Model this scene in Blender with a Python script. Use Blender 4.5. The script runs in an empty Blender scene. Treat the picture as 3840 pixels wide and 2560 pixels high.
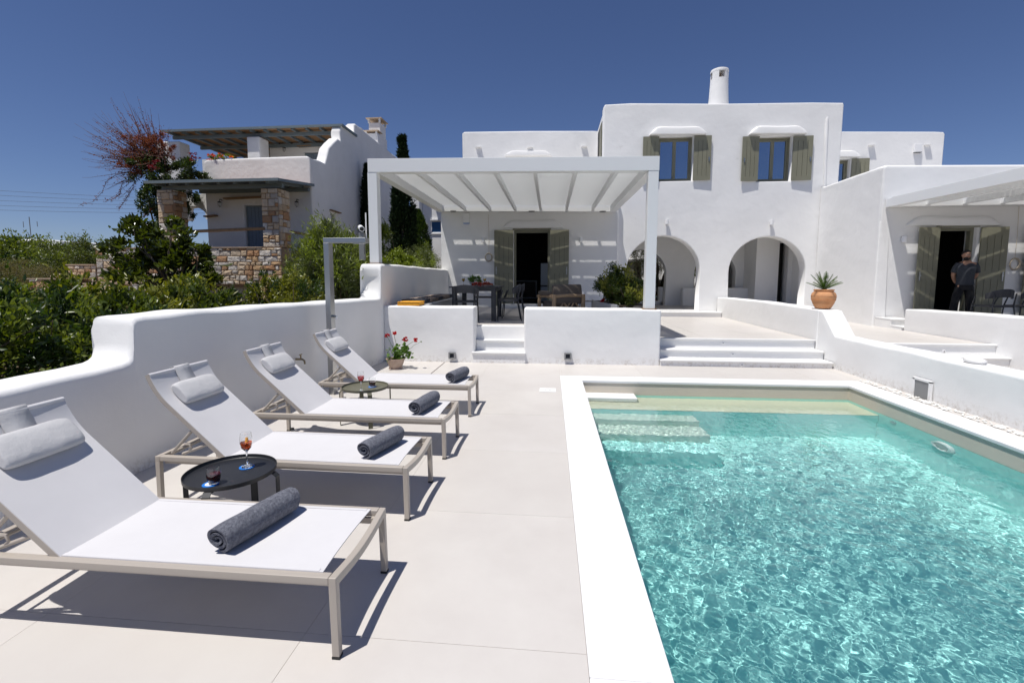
import bpy, bmesh, math, random
import numpy as np
from mathutils import Vector, Matrix, noise
PI = math.pi
sc = bpy.context.scene
col = sc.collection
R = random.Random(11)

# ------------------------------------------------------------ camera, sky, sun, exposure
F, CX, CY, PITCH, ROLL, YAW, H = 1772., 1888., 1206.5, .0985, -.001, .098, 1.7
cam = bpy.data.cameras.new('camera')
co = bpy.data.objects.new('camera', cam)
col.objects.link(co)
sc.camera = co
cam.sensor_width = 36
cam.lens = F / 3840 * 36
cam.shift_x = (1920 - CX) / 3840
cam.shift_y = (CY - 1280) / 3840
cam.clip_start = .05
cam.clip_end = 9000
co.matrix_world = Matrix.Translation((0, 0, H)) @ Matrix.Rotation(YAW, 4, 'Z') @ Matrix.Rotation(PI / 2 - PITCH, 4, 'X') @ Matrix.Rotation(ROLL, 4, 'Z')

SUN = Vector((-.245, -.24, 1)).normalized()
world = bpy.data.worlds.new('World')
sc.world = world
world.use_nodes = True
wn = world.node_tree
sky = wn.nodes.new('ShaderNodeTexSky')
sky.sky_type = 'NISHITA'
sky.sun_disc = False
sky.sun_elevation = math.asin(SUN.z)
sky.sun_rotation = math.atan2(SUN.x, SUN.y)
sky.altitude = 900
sky.air_density = 1.0
sky.dust_density = .05
sky.ozone_density = 5.0
tint = wn.nodes.new('ShaderNodeMix')
tint.data_type = 'RGBA'
tint.blend_type = 'MULTIPLY'
tint.inputs['Factor'].default_value = 1
tint.inputs['B'].default_value = (.92, .91, 1.10, 1)
wn.links.new(sky.outputs[0], tint.inputs['A'])
wn.links.new(tint.outputs['Result'], wn.nodes['Background'].inputs[0])
wn.nodes['Background'].inputs[1].default_value = .06
sl = bpy.data.lights.new('sun', 'SUN')
sl.energy = 4.2
sl.angle = math.radians(.53)
sl.color = (1, .965, .91)
sl.cycles.is_caustics_light = True
so = bpy.data.objects.new('sun', sl)
col.objects.link(so)
so.rotation_euler = SUN.to_track_quat('Z', 'Y').to_euler()
so.location = (-20, -20, 60)
sc.view_settings.view_transform = 'Standard'
sc.view_settings.look = 'None'
sc.view_settings.exposure = .17
sc.view_settings.gamma = 1
sc.view_settings.use_curve_mapping = False
sc.render.engine = 'CYCLES'
sc.cycles.max_bounces = 10
sc.cycles.transparent_max_bounces = 16

# ------------------------------------------------------------ materials
def nodes(m):
    return m.node_tree.nodes, m.node_tree.links

def mat(name, c, rough=.6, metal=0., bump=None, vary=None, coat=0, spec=None, trans=0, island=None, transl=None, objvar=None, ior=None, wear=None):
    """bump=(scale, strength, distance[, detail]); vary=(scale, colour2, amount); island/objvar=list of colours picked at random"""
    m = bpy.data.materials.new(name)
    m.use_nodes = True
    n, l = nodes(m)
    b = n['Principled BSDF']
    b.inputs['Base Color'].default_value = (*c, 1)
    b.inputs['Roughness'].default_value = rough
    b.inputs['Metallic'].default_value = metal
    if spec is not None:
        b.inputs['Specular IOR Level'].default_value = spec
    if coat:
        b.inputs['Coat Weight'].default_value = coat
    if trans:
        b.inputs['Transmission Weight'].default_value = trans
    if ior:
        b.inputs['IOR'].default_value = ior
    geo = n.new('ShaderNodeNewGeometry')
    colout = None
    if island or objvar:
        cols = island or objvar
        rr = n.new('ShaderNodeValToRGB')
        e = rr.color_ramp.elements
        while len(e) < len(cols):
            e.new(.5)
        for i, cc in enumerate(cols):
            e[i].position = i / (len(cols) - 1) if island else i / len(cols)
            e[i].color = (*cc, 1)
        if island:
            l.new(geo.outputs['Random Per Island'], rr.inputs[0])
        else:
            oi = n.new('ShaderNodeObjectInfo')
            l.new(oi.outputs['Random'], rr.inputs[0])
            rr.color_ramp.interpolation = 'CONSTANT'
            colout = rr.outputs[0]
    if vary:
        t = n.new('ShaderNodeTexNoise')
        t.inputs['Scale'].default_value = vary[0]
        t.inputs['Detail'].default_value = 6
        t.inputs['Roughness'].default_value = .65
        l.new(geo.outputs['Position'], t.inputs['Vector'])
        mr = n.new('ShaderNodeMapRange')
        mr.inputs[1].default_value = .35
        mr.inputs[2].default_value = .7
        mr.inputs[4].default_value = vary[2]
        l.new(t.outputs['Fac'], mr.inputs[0])
        mx = n.new('ShaderNodeMix')
        mx.data_type = 'RGBA'
        mx.inputs['B'].default_value = (*vary[1], 1)
        if colout:
            l.new(colout, mx.inputs['A'])
        else:
            mx.inputs['A'].default_value = (*c, 1)
        l.new(mr.outputs[0], mx.inputs['Factor'])
        colout = mx.outputs['Result']
    if wear:      # (scale, colour, threshold): sparse stains
        t = n.new('ShaderNodeTexNoise')
        t.inputs['Scale'].default_value = wear[0]
        t.inputs['Detail'].default_value = 9
        t.inputs['Roughness'].default_value = .75
        l.new(geo.outputs['Position'], t.inputs['Vector'])
        mr = n.new('ShaderNodeMapRange')
        mr.inputs[1].default_value = wear[2]
        mr.inputs[2].default_value = wear[2] + .12
        mr.inputs[4].default_value = wear[3]
        l.new(t.outputs['Fac'], mr.inputs[0])
        mx = n.new('ShaderNodeMix')
        mx.data_type = 'RGBA'
        mx.inputs['B'].default_value = (*wear[1], 1)
        if colout:
            l.new(colout, mx.inputs['A'])
        else:
            mx.inputs['A'].default_value = (*c, 1)
        l.new(mr.outputs[0], mx.inputs['Factor'])
        colout = mx.outputs['Result']
    if colout:
        l.new(colout, b.inputs['Base Color'])
    if bump:
        prev = None
        for bp in (bump if isinstance(bump, list) else [bump]):
            t = n.new('ShaderNodeTexNoise')
            t.inputs['Scale'].default_value = bp[0]
            t.inputs['Detail'].default_value = bp[3] if len(bp) > 3 else 4
            l.new(geo.outputs['Position'], t.inputs['Vector'])
            bn = n.new('ShaderNodeBump')
            bn.inputs['Strength'].default_value = bp[1]
            bn.inputs['Distance'].default_value = bp[2]
            l.new(t.outputs['Fac'], bn.inputs['Height'])
            if prev:
                l.new(prev, bn.inputs['Normal'])
            prev = bn.outputs[0]
        l.new(prev, b.inputs['Normal'])
    if transl:
        ts = n.new('ShaderNodeBsdfTranslucent')
        mxs = n.new('ShaderNodeMixShader')
        mxs.inputs[0].default_value = transl[1]
        if colout:
            mxc = n.new('ShaderNodeMix')
            mxc.data_type = 'RGBA'
            mxc.blend_type = 'MULTIPLY'
            mxc.inputs['Factor'].default_value = 1
            l.new(colout, mxc.inputs['A'])
            mxc.inputs['B'].default_value = (*transl[0], 1)
            l.new(mxc.outputs['Result'], ts.inputs[0])
        else:
            ts.inputs[0].default_value = (*[min(1, a * b_) for a, b_ in zip(c, transl[0])], 1)
        l.new(b.outputs[0], mxs.inputs[1])
        l.new(ts.outputs[0], mxs.inputs[2])
        l.new(mxs.outputs[0], n['Material Output'].inputs[0])
    return m

M = {}
M['plaster'] = mat('white_plaster', (.84, .835, .825), .75, bump=[(1.3, .42, .06, 3), (6, .28, .012, 4), (60, .35, .004, 6)], vary=(.9, (.77, .765, .75), .55), spec=.2, wear=(2.2, (.58, .55, .50), .64, .45))
M['plaster_old'] = mat('old_white_plaster', (.80, .79, .775), .8, bump=[(1.5, .5, .06, 3), (8, .4, .015, 4), (60, .3, .004, 6)], vary=(1.1, (.69, .68, .66), .6), spec=.2, wear=(1.6, (.55, .49, .42), .64, .4))
M['tile'] = mat('limestone_floor_tile', (.59, .56, .525), .42, objvar=[(.595, .565, .535), (.575, .548, .515), (.605, .575, .54), (.585, .555, .52)], vary=(1.3, (.535, .50, .47), .8), bump=[(18, .15, .002, 5)], spec=.5, wear=(5, (.50, .40, .30), .68, .4))
M['grout'] = mat('tile_grout', (.50, .45, .39), .9)
M['marble'] = mat('white_marble', (.80, .795, .785), .4, vary=(1.5, (.70, .70, .71), .6), bump=(60, .1, .001, 3), spec=.35)
M['marble_step'] = mat('step_marble', (.78, .775, .765), .5, vary=(2.5, (.66, .66, .65), .6), bump=(50, .1, .001, 3), spec=.3)
M['beige_frame'] = mat('taupe_aluminium', (.42, .375, .325), .38, vary=(40, (.40, .355, .31), .3), bump=(400, .1, .0005))
M['sling'] = mat('white_mesh_fabric', (.63, .62, .63), .7, vary=(6, (.59, .58, .59), .5), spec=.2, bump=(12, .15, .004, 3))
M['pillow'] = mat('white_pillow_fabric', (.55, .545, .55), .7, bump=[(14, .5, .012, 3), (120, .3, .002, 3)], spec=.2)
M['rubber'] = mat('black_rubber', (.02, .02, .02), .6)
M['steel'] = mat('brushed_steel', (.48, .48, .47), .32, 1., bump=(60, .1, .001))
M['towel'] = mat('grey_terry_towel', (.13, .135, .165), .95, bump=[(80, 1., .014, 6), (350, .9, .006, 4)], vary=(55, (.27, .28, .32), .8), spec=.05)
M['blackmetal'] = mat('black_table_metal', (.018, .019, .022), .42, bump=(300, .1, .0004))
M['olivemetal'] = mat('olive_table_metal', (.13, .125, .085), .45, bump=(300, .1, .0004))
M['glass'] = mat('drinking_glass', (.97, .98, .98), .02, trans=1, ior=1.45)
M['redwine'] = mat('dark_red_drink', (.35, .02, .04), .05, trans=.75, ior=1.33)
M['blackwine'] = mat('near_black_red_drink', (.09, .008, .012), .05, trans=.5, ior=1.33)
M['spritz'] = mat('orange_drink', (.85, .14, .015), .05, trans=.6, ior=1.33)
M['rose'] = mat('light_red_drink', (.75, .03, .05), .05, trans=.6, ior=1.33)
M['juice'] = mat('orange_juice', (.85, .5, .03), .3)
M['orange'] = mat('orange_slice', (.85, .4, .05), .5, bump=(200, .3, .002))
M['blue'] = mat('blue_coaster', (.01, .18, .62), .5)
M['white'] = mat('white_paint', (.82, .82, .82), .45)
M['pergola'] = mat('white_aluminium', (.80, .81, .81), .35, bump=(2, .05, .004))
M['olivepaint'] = mat('olive_grey_paint', (.215, .21, .15), .5, vary=(3, (.185, .18, .125), .6), bump=(30, .15, .002))
M['olivedark'] = mat('dark_groove_strip', (.05, .045, .03), .7)  # darker tone of the strips along the shutter grooves
M['pane'] = mat('window_glass', (.36, .42, .50), .03, metal=.92, bump=(1.5, .03, .01))
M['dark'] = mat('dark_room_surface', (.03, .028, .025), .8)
M['darkwood'] = mat('dark_wood', (.06, .04, .025), .6)
M['fridge'] = mat('grey_fridge_steel', (.3, .32, .35), .35, .7)
M['greymetal'] = mat('grey_lamp_metal', (.25, .255, .26), .5, .3)
M['charcoal'] = mat('charcoal_metal', (.035, .037, .042), .5)
M['rope'] = mat('grey_rope', (.10, .10, .105), .85, bump=(150, .6, .004), vary=(60, (.06, .06, .065), .8))
M['teak'] = mat('pale_teak', (.48, .33, .19), .6, vary=(9, (.38, .25, .14), .7), bump=(35, .4, .004))
M['taupe'] = mat('taupe_cushion', (.14, .115, .09), .9, bump=[(10, .5, .02), (200, .3, .002)])
M['mustard'] = mat('mustard_cushion', (.72, .34, .03), .9, bump=[(30, .8, .02), (200, .3, .002)])
M['navy'] = mat('navy_cushion', (.05, .055, .07), .9, bump=[(30, .8, .02)])
M['beigecloth'] = mat('patterned_beige_cushion', (.38, .30, .24), .9, vary=(30, (.12, .09, .08), .9), bump=[(30, .8, .02)])
M['greyslat'] = mat('light_grey_slat', (.45, .46, .47), .6)
M['terracotta'] = mat('terracotta', (.58, .27, .12), .75, vary=(7, (.66, .36, .19), .8), bump=[(60, .3, .003)], spec=.2, wear=(4, (.42, .2, .1), .62, .5))
M['clay_old'] = mat('weathered_clay', (.42, .30, .23), .8, vary=(12, (.55, .44, .36), .8), bump=(60, .3, .003))
M['soil'] = mat('potting_soil', (.06, .04, .025), .95, bump=(60, 1, .02))
M['pebble'] = mat('white_pebble', (.75, .74, .71), .7, island=[(.6, .58, .54), (.8, .79, .77), (.72, .7, .66)])
M['ground'] = mat('dry_earth', (.17, .12, .075), .95, vary=(.8, (.10, .09, .045), .9), bump=[(3, .8, .1, 6)])
M['hill'] = mat('scrub_hill', (.07, .085, .06), .95, vary=(.01, (.10, .11, .09), .8), bump=(.03, 1, 8, 6))
STONEC = [(.50, .36, .22), (.56, .50, .42), (.46, .24, .11), (.60, .57, .52), (.55, .42, .28), (.42, .40, .37), (.62, .50, .36), (.52, .33, .17), (.36, .20, .10), (.66, .62, .56)]
M['stone'] = mat('field_stone', (.5, .42, .32), .9, objvar=STONEC, vary=(9, (.36, .26, .17), .45), bump=[(14, .9, .03, 6), (60, .6, .006, 4)])
M['mortar'] = mat('stone_mortar', (.34, .24, .16), .95, bump=(25, .8, .01), vary=(8, (.26, .18, .12), .7))
M['slab'] = mat('pale_stone_slab', (.50, .38, .27), .85, vary=(6, (.4, .3, .22), .7), bump=(25, .6, .008))
M['bluewood'] = mat('grey_blue_wood', (.16, .20, .22), .65, vary=(20, (.12, .155, .175), .7), bump=(40, .3, .003))
M['reed'] = mat('brown_reed_mat', (.34, .19, .09), .9, vary=(25, (.18, .10, .05), .8), bump=(60, .8, .01))
M['bluedoor'] = mat('faded_blue_door_paint', (.17, .22, .28), .65, vary=(6, (.14, .18, .23), .7))
M['driftwood'] = mat('rough_wood', (.30, .19, .10), .85, vary=(14, (.17, .11, .06), .8), bump=(40, .8, .01))
M['shutterroll'] = mat('cream_roller_shutter', (.42, .37, .29), .6)
M['blueshutter'] = mat('bright_blue_shutter', (.015, .10, .27), .5)
M['poolplaster'] = mat('turquoise_pool_plaster', (.40, .84, .80), .7, vary=(1.2, (.46, .87, .83), .6))
M['ledge'] = mat('cream_pool_plaster', (.66, .66, .50), .7, vary=(1.5, (.60, .62, .48), .6), wear=(9, (.35, .25, .12), .7, .6))
M['poolrim'] = mat('beige_pool_rim_plaster', (.62, .56, .47), .75, vary=(2, (.55, .50, .42), .6), wear=(7, (.38, .24, .12), .66, .7), bump=(30, .2, .004))
M['poolsteps'] = mat('pale_step_plaster', (.52, .66, .58), .7, vary=(1.5, (.45, .62, .56), .6))
M['skin'] = mat('skin', (.42, .23, .15), .55, vary=(30, (.36, .18, .12), .5))
M['hair'] = mat('black_hair', (.012, .01, .009), .7, bump=(200, .8, .01))
M['tshirt'] = mat('dark_grey_tshirt', (.04, .045, .055), .9, bump=[(12, .6, .02, 3)])
M['trousers'] = mat('black_trousers', (.008, .008, .01), .9, bump=[(12, .6, .02, 3)])
M['hose'] = mat('cream_hose', (.55, .47, .36), .6)
M['brass'] = mat('dull_brass', (.30, .24, .15), .35, 1.)
M['plate'] = mat('glazed_plate', (.6, .62, .66), .3)
M['food'] = mat('red_food', (.5, .08, .03), .6, island=[(.5, .08, .03), (.7, .3, .05), (.25, .3, .05)])
M['bark'] = mat('grey_bark', (.17, .13, .095), .9, vary=(12, (.10, .075, .055), .8), bump=(30, .8, .01))
M['twig'] = mat('red_brown_twig', (.11, .055, .04), .9)
M['wire'] = mat('power_wire', (.06, .06, .065), .7)
LT = ((1.9, 1.9, .5), .30)
def leafmat(n, cols, rough=.38, transl=LT, spec=.5, k=1.4):
    cols = [tuple(min(.8, c * k * w) for c, w in zip(q, (1.3, .97, 1.) if k > 1 else (1, 1, 1))) for q in cols]
    return mat(n, cols[0], rough, island=cols, transl=transl, spec=spec)
M['leaf_hedge'] = leafmat('hedge_leaf', [(.018, .045, .008), (.04, .085, .012), (.025, .055, .01), (.09, .13, .02), (.03, .065, .012), (.02, .045, .01)])
M['leaf_var'] = leafmat('variegated_leaf', [(.04, .075, .012), (.28, .27, .06), (.07, .10, .02), (.42, .37, .11), (.04, .06, .015), (.18, .20, .04), (.03, .05, .012)])
M['leaf_yellow'] = leafmat('yellow_green_leaf', [(.10, .14, .02), (.28, .26, .04), (.14, .19, .03), (.36, .28, .05), (.06, .09, .02)])
M['leaf_olnd'] = leafmat('oleander_leaf', [(.05, .085, .025), (.09, .13, .035), (.12, .16, .05), (.06, .09, .03), (.16, .18, .07)])
M['leaf_ficus'] = leafmat('glossy_broad_leaf', [(.03, .055, .008), (.08, .12, .015), (.045, .075, .01), (.14, .17, .03), (.06, .09, .015)], .28)
M['leaf_cyp'] = leafmat('cypress_foliage', [(.015, .028, .01), (.03, .05, .015), (.022, .04, .012), (.05, .07, .02)], .7, ((1, 1, .5), .1), .1, 1.)
M['leaf_boug'] = leafmat('bougainvillea_leaf', [(.02, .045, .012), (.05, .08, .02), (.03, .05, .015), (.08, .10, .03), (.10, .035, .03)])
M['leaf_dry'] = leafmat('dry_red_leaf', [(.10, .035, .02), (.16, .06, .03), (.07, .03, .02), (.13, .03, .03)], .7)
M['leaf_lime'] = leafmat('lime_leaf', [(.10, .17, .02), (.20, .28, .03), (.14, .22, .02), (.26, .32, .05)])
M['leaf_young'] = leafmat('young_leaf', [(.07, .12, .015), (.12, .18, .02), (.17, .19, .03), (.20, .15, .04), (.09, .14, .02)])
M['leaf_grey'] = leafmat('grey_green_leaf', [(.08, .095, .05), (.12, .13, .075), (.06, .07, .04), (.15, .15, .09)], .7)
M['leaf_geran'] = leafmat('geranium_leaf', [(.05, .13, .02), (.09, .20, .03), (.07, .16, .025)], .6)
M['leaf_palm'] = leafmat('palm_frond', [(.03, .075, .012), (.06, .12, .02), (.04, .09, .015)], .35)
M['petal_red'] = leafmat('red_petal', [(.60, .01, .015), (.75, .03, .03), (.50, .005, .02)], .6, ((1, .6, .6), .3), k=1.)
M['petal_dark'] = leafmat('dark_red_bract', [(.16, .006, .02), (.24, .01, .025), (.11, .004, .012)], .6, k=1.)
M['petal_orange'] = leafmat('orange_petal', [(.65, .10, .02), (.7, .3, .04), (.5, .04, .02)], .6, k=1.)
M['petal_pink'] = leafmat('pink_petal', [(.6, .3, .4), (.7, .5, .55)], .6, k=1.)
M['core'] = mat('shaded_inner_twigs', (.02, .022, .01), .95)

def foot_dirt(m, zmax, c, amt):
    n, l = nodes(m)
    b = n['Principled BSDF']
    src = b.inputs['Base Color'].links[0].from_socket
    geo = n.new('ShaderNodeNewGeometry')
    sp = n.new('ShaderNodeSeparateXYZ')
    l.new(geo.outputs['Position'], sp.inputs[0])
    mr = n.new('ShaderNodeMapRange')
    mr.inputs[1].default_value = zmax
    mr.inputs[2].default_value = 0
    l.new(sp.outputs['Z'], mr.inputs[0])
    t = n.new('ShaderNodeTexNoise')
    t.inputs['Scale'].default_value = 14
    t.inputs['Detail'].default_value = 8
    t.inputs['Roughness'].default_value = .8
    l.new(geo.outputs['Position'], t.inputs['Vector'])
    mr2 = n.new('ShaderNodeMapRange')
    mr2.inputs[1].default_value = .48
    mr2.inputs[2].default_value = .66
    mr2.inputs[4].default_value = amt
    l.new(t.outputs['Fac'], mr2.inputs[0])
    mm = n.new('ShaderNodeMath')
    mm.operation = 'MULTIPLY'
    l.new(mr.outputs[0], mm.inputs[0])
    l.new(mr2.outputs[0], mm.inputs[1])
    mx = n.new('ShaderNodeMix')
    mx.data_type = 'RGBA'
    mx.inputs['B'].default_value = (*c, 1)
    l.new(src, mx.inputs['A'])
    l.new(mm.outputs[0], mx.inputs['Factor'])
    l.new(mx.outputs['Result'], b.inputs['Base Color'])
foot_dirt(M['plaster'], .16, (.42, .36, .29), .8)

# ------------------------------------------------------------ helpers
def setp(o, label=None, cat=None, group=None, kind=None, category=None):
    cat = cat or category
    for k, v in (('label', label), ('category', cat), ('group', group), ('kind', kind)):
        if v:
            o[k] = v
    return o

def T(name, label, cat, group=None, loc=(0, 0, 0), rz=0.):
    o = bpy.data.objects.new(name, None)
    o.empty_display_size = .1
    col.objects.link(o)
    o.location = loc
    o.rotation_euler = (0, 0, rz)
    return setp(o, label, cat, group)

def link(name, me, m=None, parent=None, world=True, smooth=None, mods=None):
    if m is not None and not me.materials:
        me.materials.append(M[m] if isinstance(m, str) else m)
    o = bpy.data.objects.new(name, me)
    col.objects.link(o)
    if parent:
        o.parent = parent
        if world:
            pm = Matrix.Translation(parent.location) @ Matrix.Rotation(parent.rotation_euler.z, 4, 'Z')
            if parent.parent is None and parent.type == 'EMPTY':
                o.matrix_parent_inverse = pm.inverted()
            # a part's parent that is a mesh with identity local transform inherits the same frame
    return o

def smooth_me(me, ang=35):
    me.polygons.foreach_set('use_smooth', [True] * len(me.polygons))
    try:
        me.set_sharp_from_angle(angle=math.radians(ang))
    except Exception:
        pass

def bevel(o, w, seg=2, ang=35):
    md = o.modifiers.new('bevel', 'BEVEL')
    md.width = w
    md.segments = seg
    md.limit_method = 'ANGLE'
    md.angle_limit = math.radians(ang)
    wn_ = o.modifiers.new('wn', 'WEIGHTED_NORMAL')
    wn_.keep_sharp = False
    o.data.polygons.foreach_set('use_smooth', [True] * len(o.data.polygons))
    return o

class MB:
    def __init__(s):
        s.v = []
        s.f = []
        s.mi = []
    def add(s, vs, fs):
        n = len(s.v)
        s.v += [tuple(p) for p in vs]
        s.f += [tuple(n + i for i in f) for f in fs]
        return s
    def box(s, x0, y0, z0, x1, y1, z1):
        return s.add([(x0, y0, z0), (x1, y0, z0), (x1, y1, z0), (x0, y1, z0), (x0, y0, z1), (x1, y0, z1), (x1, y1, z1), (x0, y1, z1)],
                     [(3, 2, 1, 0), (4, 5, 6, 7), (0, 1, 5, 4), (1, 2, 6, 5), (2, 3, 7, 6), (3, 0, 4, 7)])
    def hexa(s, p):   # 8 points, bottom 4 then top 4
        return s.add(p, [(3, 2, 1, 0), (4, 5, 6, 7), (0, 1, 5, 4), (1, 2, 6, 5), (2, 3, 7, 6), (3, 0, 4, 7)])
    def bar(s, a, b, w, h, up=(0, 0, 1)):
        a, b = Vector(a), Vector(b)
        d = (b - a).normalized()
        u = Vector(up)
        r = d.cross(u)
        if r.length < 1e-4:
            r = d.cross(Vector((1, 0, 0)))
        r.normalize()
        u = r.cross(d).normalized()
        p = []
        for q in (a, b):
            p += [q - r * w / 2 - u * h / 2, q + r * w / 2 - u * h / 2, q + r * w / 2 + u * h / 2, q - r * w / 2 + u * h / 2]
        return s.add(p, [(0, 1, 2, 3), (7, 6, 5, 4), (0, 4, 5, 1), (1, 5, 6, 2), (2, 6, 7, 3), (3, 7, 4, 0)])
    def tube(s, pts, r, n=8, cap=True, sq=False):
        """round (or square) section swept along pts; r number or list"""
        pts = [Vector(p) for p in pts]
        k = len(pts)
        rs = r if isinstance(r, (list, tuple)) else [r] * k
        base = len(s.v)
        ref = None
        for i, p in enumerate(pts):
            d = (pts[min(i + 1, k - 1)] - pts[max(i - 1, 0)])
            d.normalize()
            if ref is None:
                ref = Vector((0, 0, 1)) if abs(d.z) < .9 else Vector((1, 0, 0))
            a = d.cross(ref)
            if a.length < 1e-5:
                a = d.orthogonal()
            a.normalize()
            b = a.cross(d).normalized()
            ref = b
            for j in range(n):
                t = 2 * PI * j / n + (PI / 4 if sq else 0)
                s.v.append(tuple(p + (a * math.cos(t) + b * math.sin(t)) * rs[i] * (1.414 if sq else 1)))
        for i in range(k - 1):
            for j in range(n):
                s.f.append((base + i * n + j, base + i * n + (j + 1) % n, base + (i + 1) * n + (j + 1) % n, base + (i + 1) * n + j))
        if cap:
            s.f.append(tuple(base + j for j in range(n))[::-1])
            s.f.append(tuple(base + (k - 1) * n + j for j in range(n)))
        return s
    def lathe(s, prof, c=(0, 0, 0), n=24, closed=False):
        base = len(s.v)
        k = len(prof)
        for r, z in prof:
            for j in range(n):
                t = 2 * PI * j / n
                s.v.append((c[0] + r * math.cos(t), c[1] + r * math.sin(t), c[2] + z))
        for i in range(k - 1):
            for j in range(n):
                s.f.append((base + i * n + j, base + i * n + (j + 1) % n, base + (i + 1) * n + (j + 1) % n, base + (i + 1) * n + j))
        if closed:
            s.f.append(tuple(base + j for j in range(n))[::-1])
            s.f.append(tuple(base + (k - 1) * n + j for j in range(n)))
        return s
    def mesh(s, name, smooth=None):
        me = bpy.data.meshes.new(name)
        me.from_pydata(s.v, [], s.f)
        me.validate()
        bm = bmesh.new()
        bm.from_mesh(me)
        bmesh.ops.recalc_face_normals(bm, faces=bm.faces)
        bm.to_mesh(me)
        bm.free()
        if smooth:
            smooth_me(me, smooth)
        return me
    def build(s, name, m, parent=None, smooth=None, bev=0, seg=2, world=True, **tags):
        o = link(name, s.mesh(name, smooth), m, parent, world)
        if bev:
            bevel(o, bev, seg)
        if tags:
            setp(o, **tags)
        return o

def copy_tree(o, parent=None):
    c = o.copy()
    col.objects.link(c)
    c.parent = parent
    for ch in list(o.children):
        copy_tree(ch, c)
    return c

def panel(name, outer, holes, y, th, m, parent, bev=.03, axis='y', x=0):
    """wall slab with holes; points are (u, z); front face at y (axis y) or at x (axis x, facing +x)"""
    cu = bpy.data.curves.new(name, 'CURVE')
    cu.dimensions = '2D'
    cu.fill_mode = 'BOTH'
    for pts in [outer] + holes:
        sp = cu.splines.new('POLY')
        sp.points.add(len(pts) - 1)
        for i, p in enumerate(pts):
            sp.points[i].co = (p[0], p[1], 0, 1)
        sp.use_cyclic_u = True
    cu.extrude = th / 2 - bev
    cu.bevel_depth = bev
    cu.bevel_resolution = 2
    cu.offset = -bev
    ob = bpy.data.objects.new(name, cu)
    col.objects.link(ob)
    dg = bpy.context.evaluated_depsgraph_get()
    me = bpy.data.meshes.new_from_object(ob.evaluated_get(dg))
    bpy.data.objects.remove(ob)
    if axis == 'y':
        me.transform(Matrix(((1, 0, 0, 0), (0, 0, -1, y + th / 2), (0, 1, 0, 0), (0, 0, 0, 1))))
    else:
        me.transform(Matrix(((0, 0, -1, x - th / 2), (1, 0, 0, 0), (0, 1, 0, 0), (0, 0, 0, 1))))
    bm = bmesh.new()
    bm.from_mesh(me)
    bmesh.ops.remove_doubles(bm, verts=bm.verts, dist=.0005)
    bmesh.ops.recalc_face_normals(bm, faces=bm.faces)
    bm.to_mesh(me)
    bm.free()
    me.materials.clear()
    o = link(name, me, m, parent)
    me.polygons.foreach_set('use_smooth', [True] * len(me.polygons))
    w = o.modifiers.new('wn', 'WEIGHTED_NORMAL')
    w.keep_sharp = False
    return o

def arch(cx, r, z0, zs, top=None, n=20, bulge=1.0):
    """outline of an arched opening, clockwise from bottom left"""
    top = top if top is not None else zs + r
    pts = [(cx - r * .985, z0)]
    for i in range(n + 1):
        t = PI - PI * i / n
        pts.append((cx + r * math.cos(t), zs + (top - zs) * math.sin(t)))
    pts.append((cx + r * .985, z0))
    return pts

def rect(x0, z0, x1, z1, x2=None, x3=None):
    return [(x0, z0), (x0, z1), (x1, z1), (x1, z0)]

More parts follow.
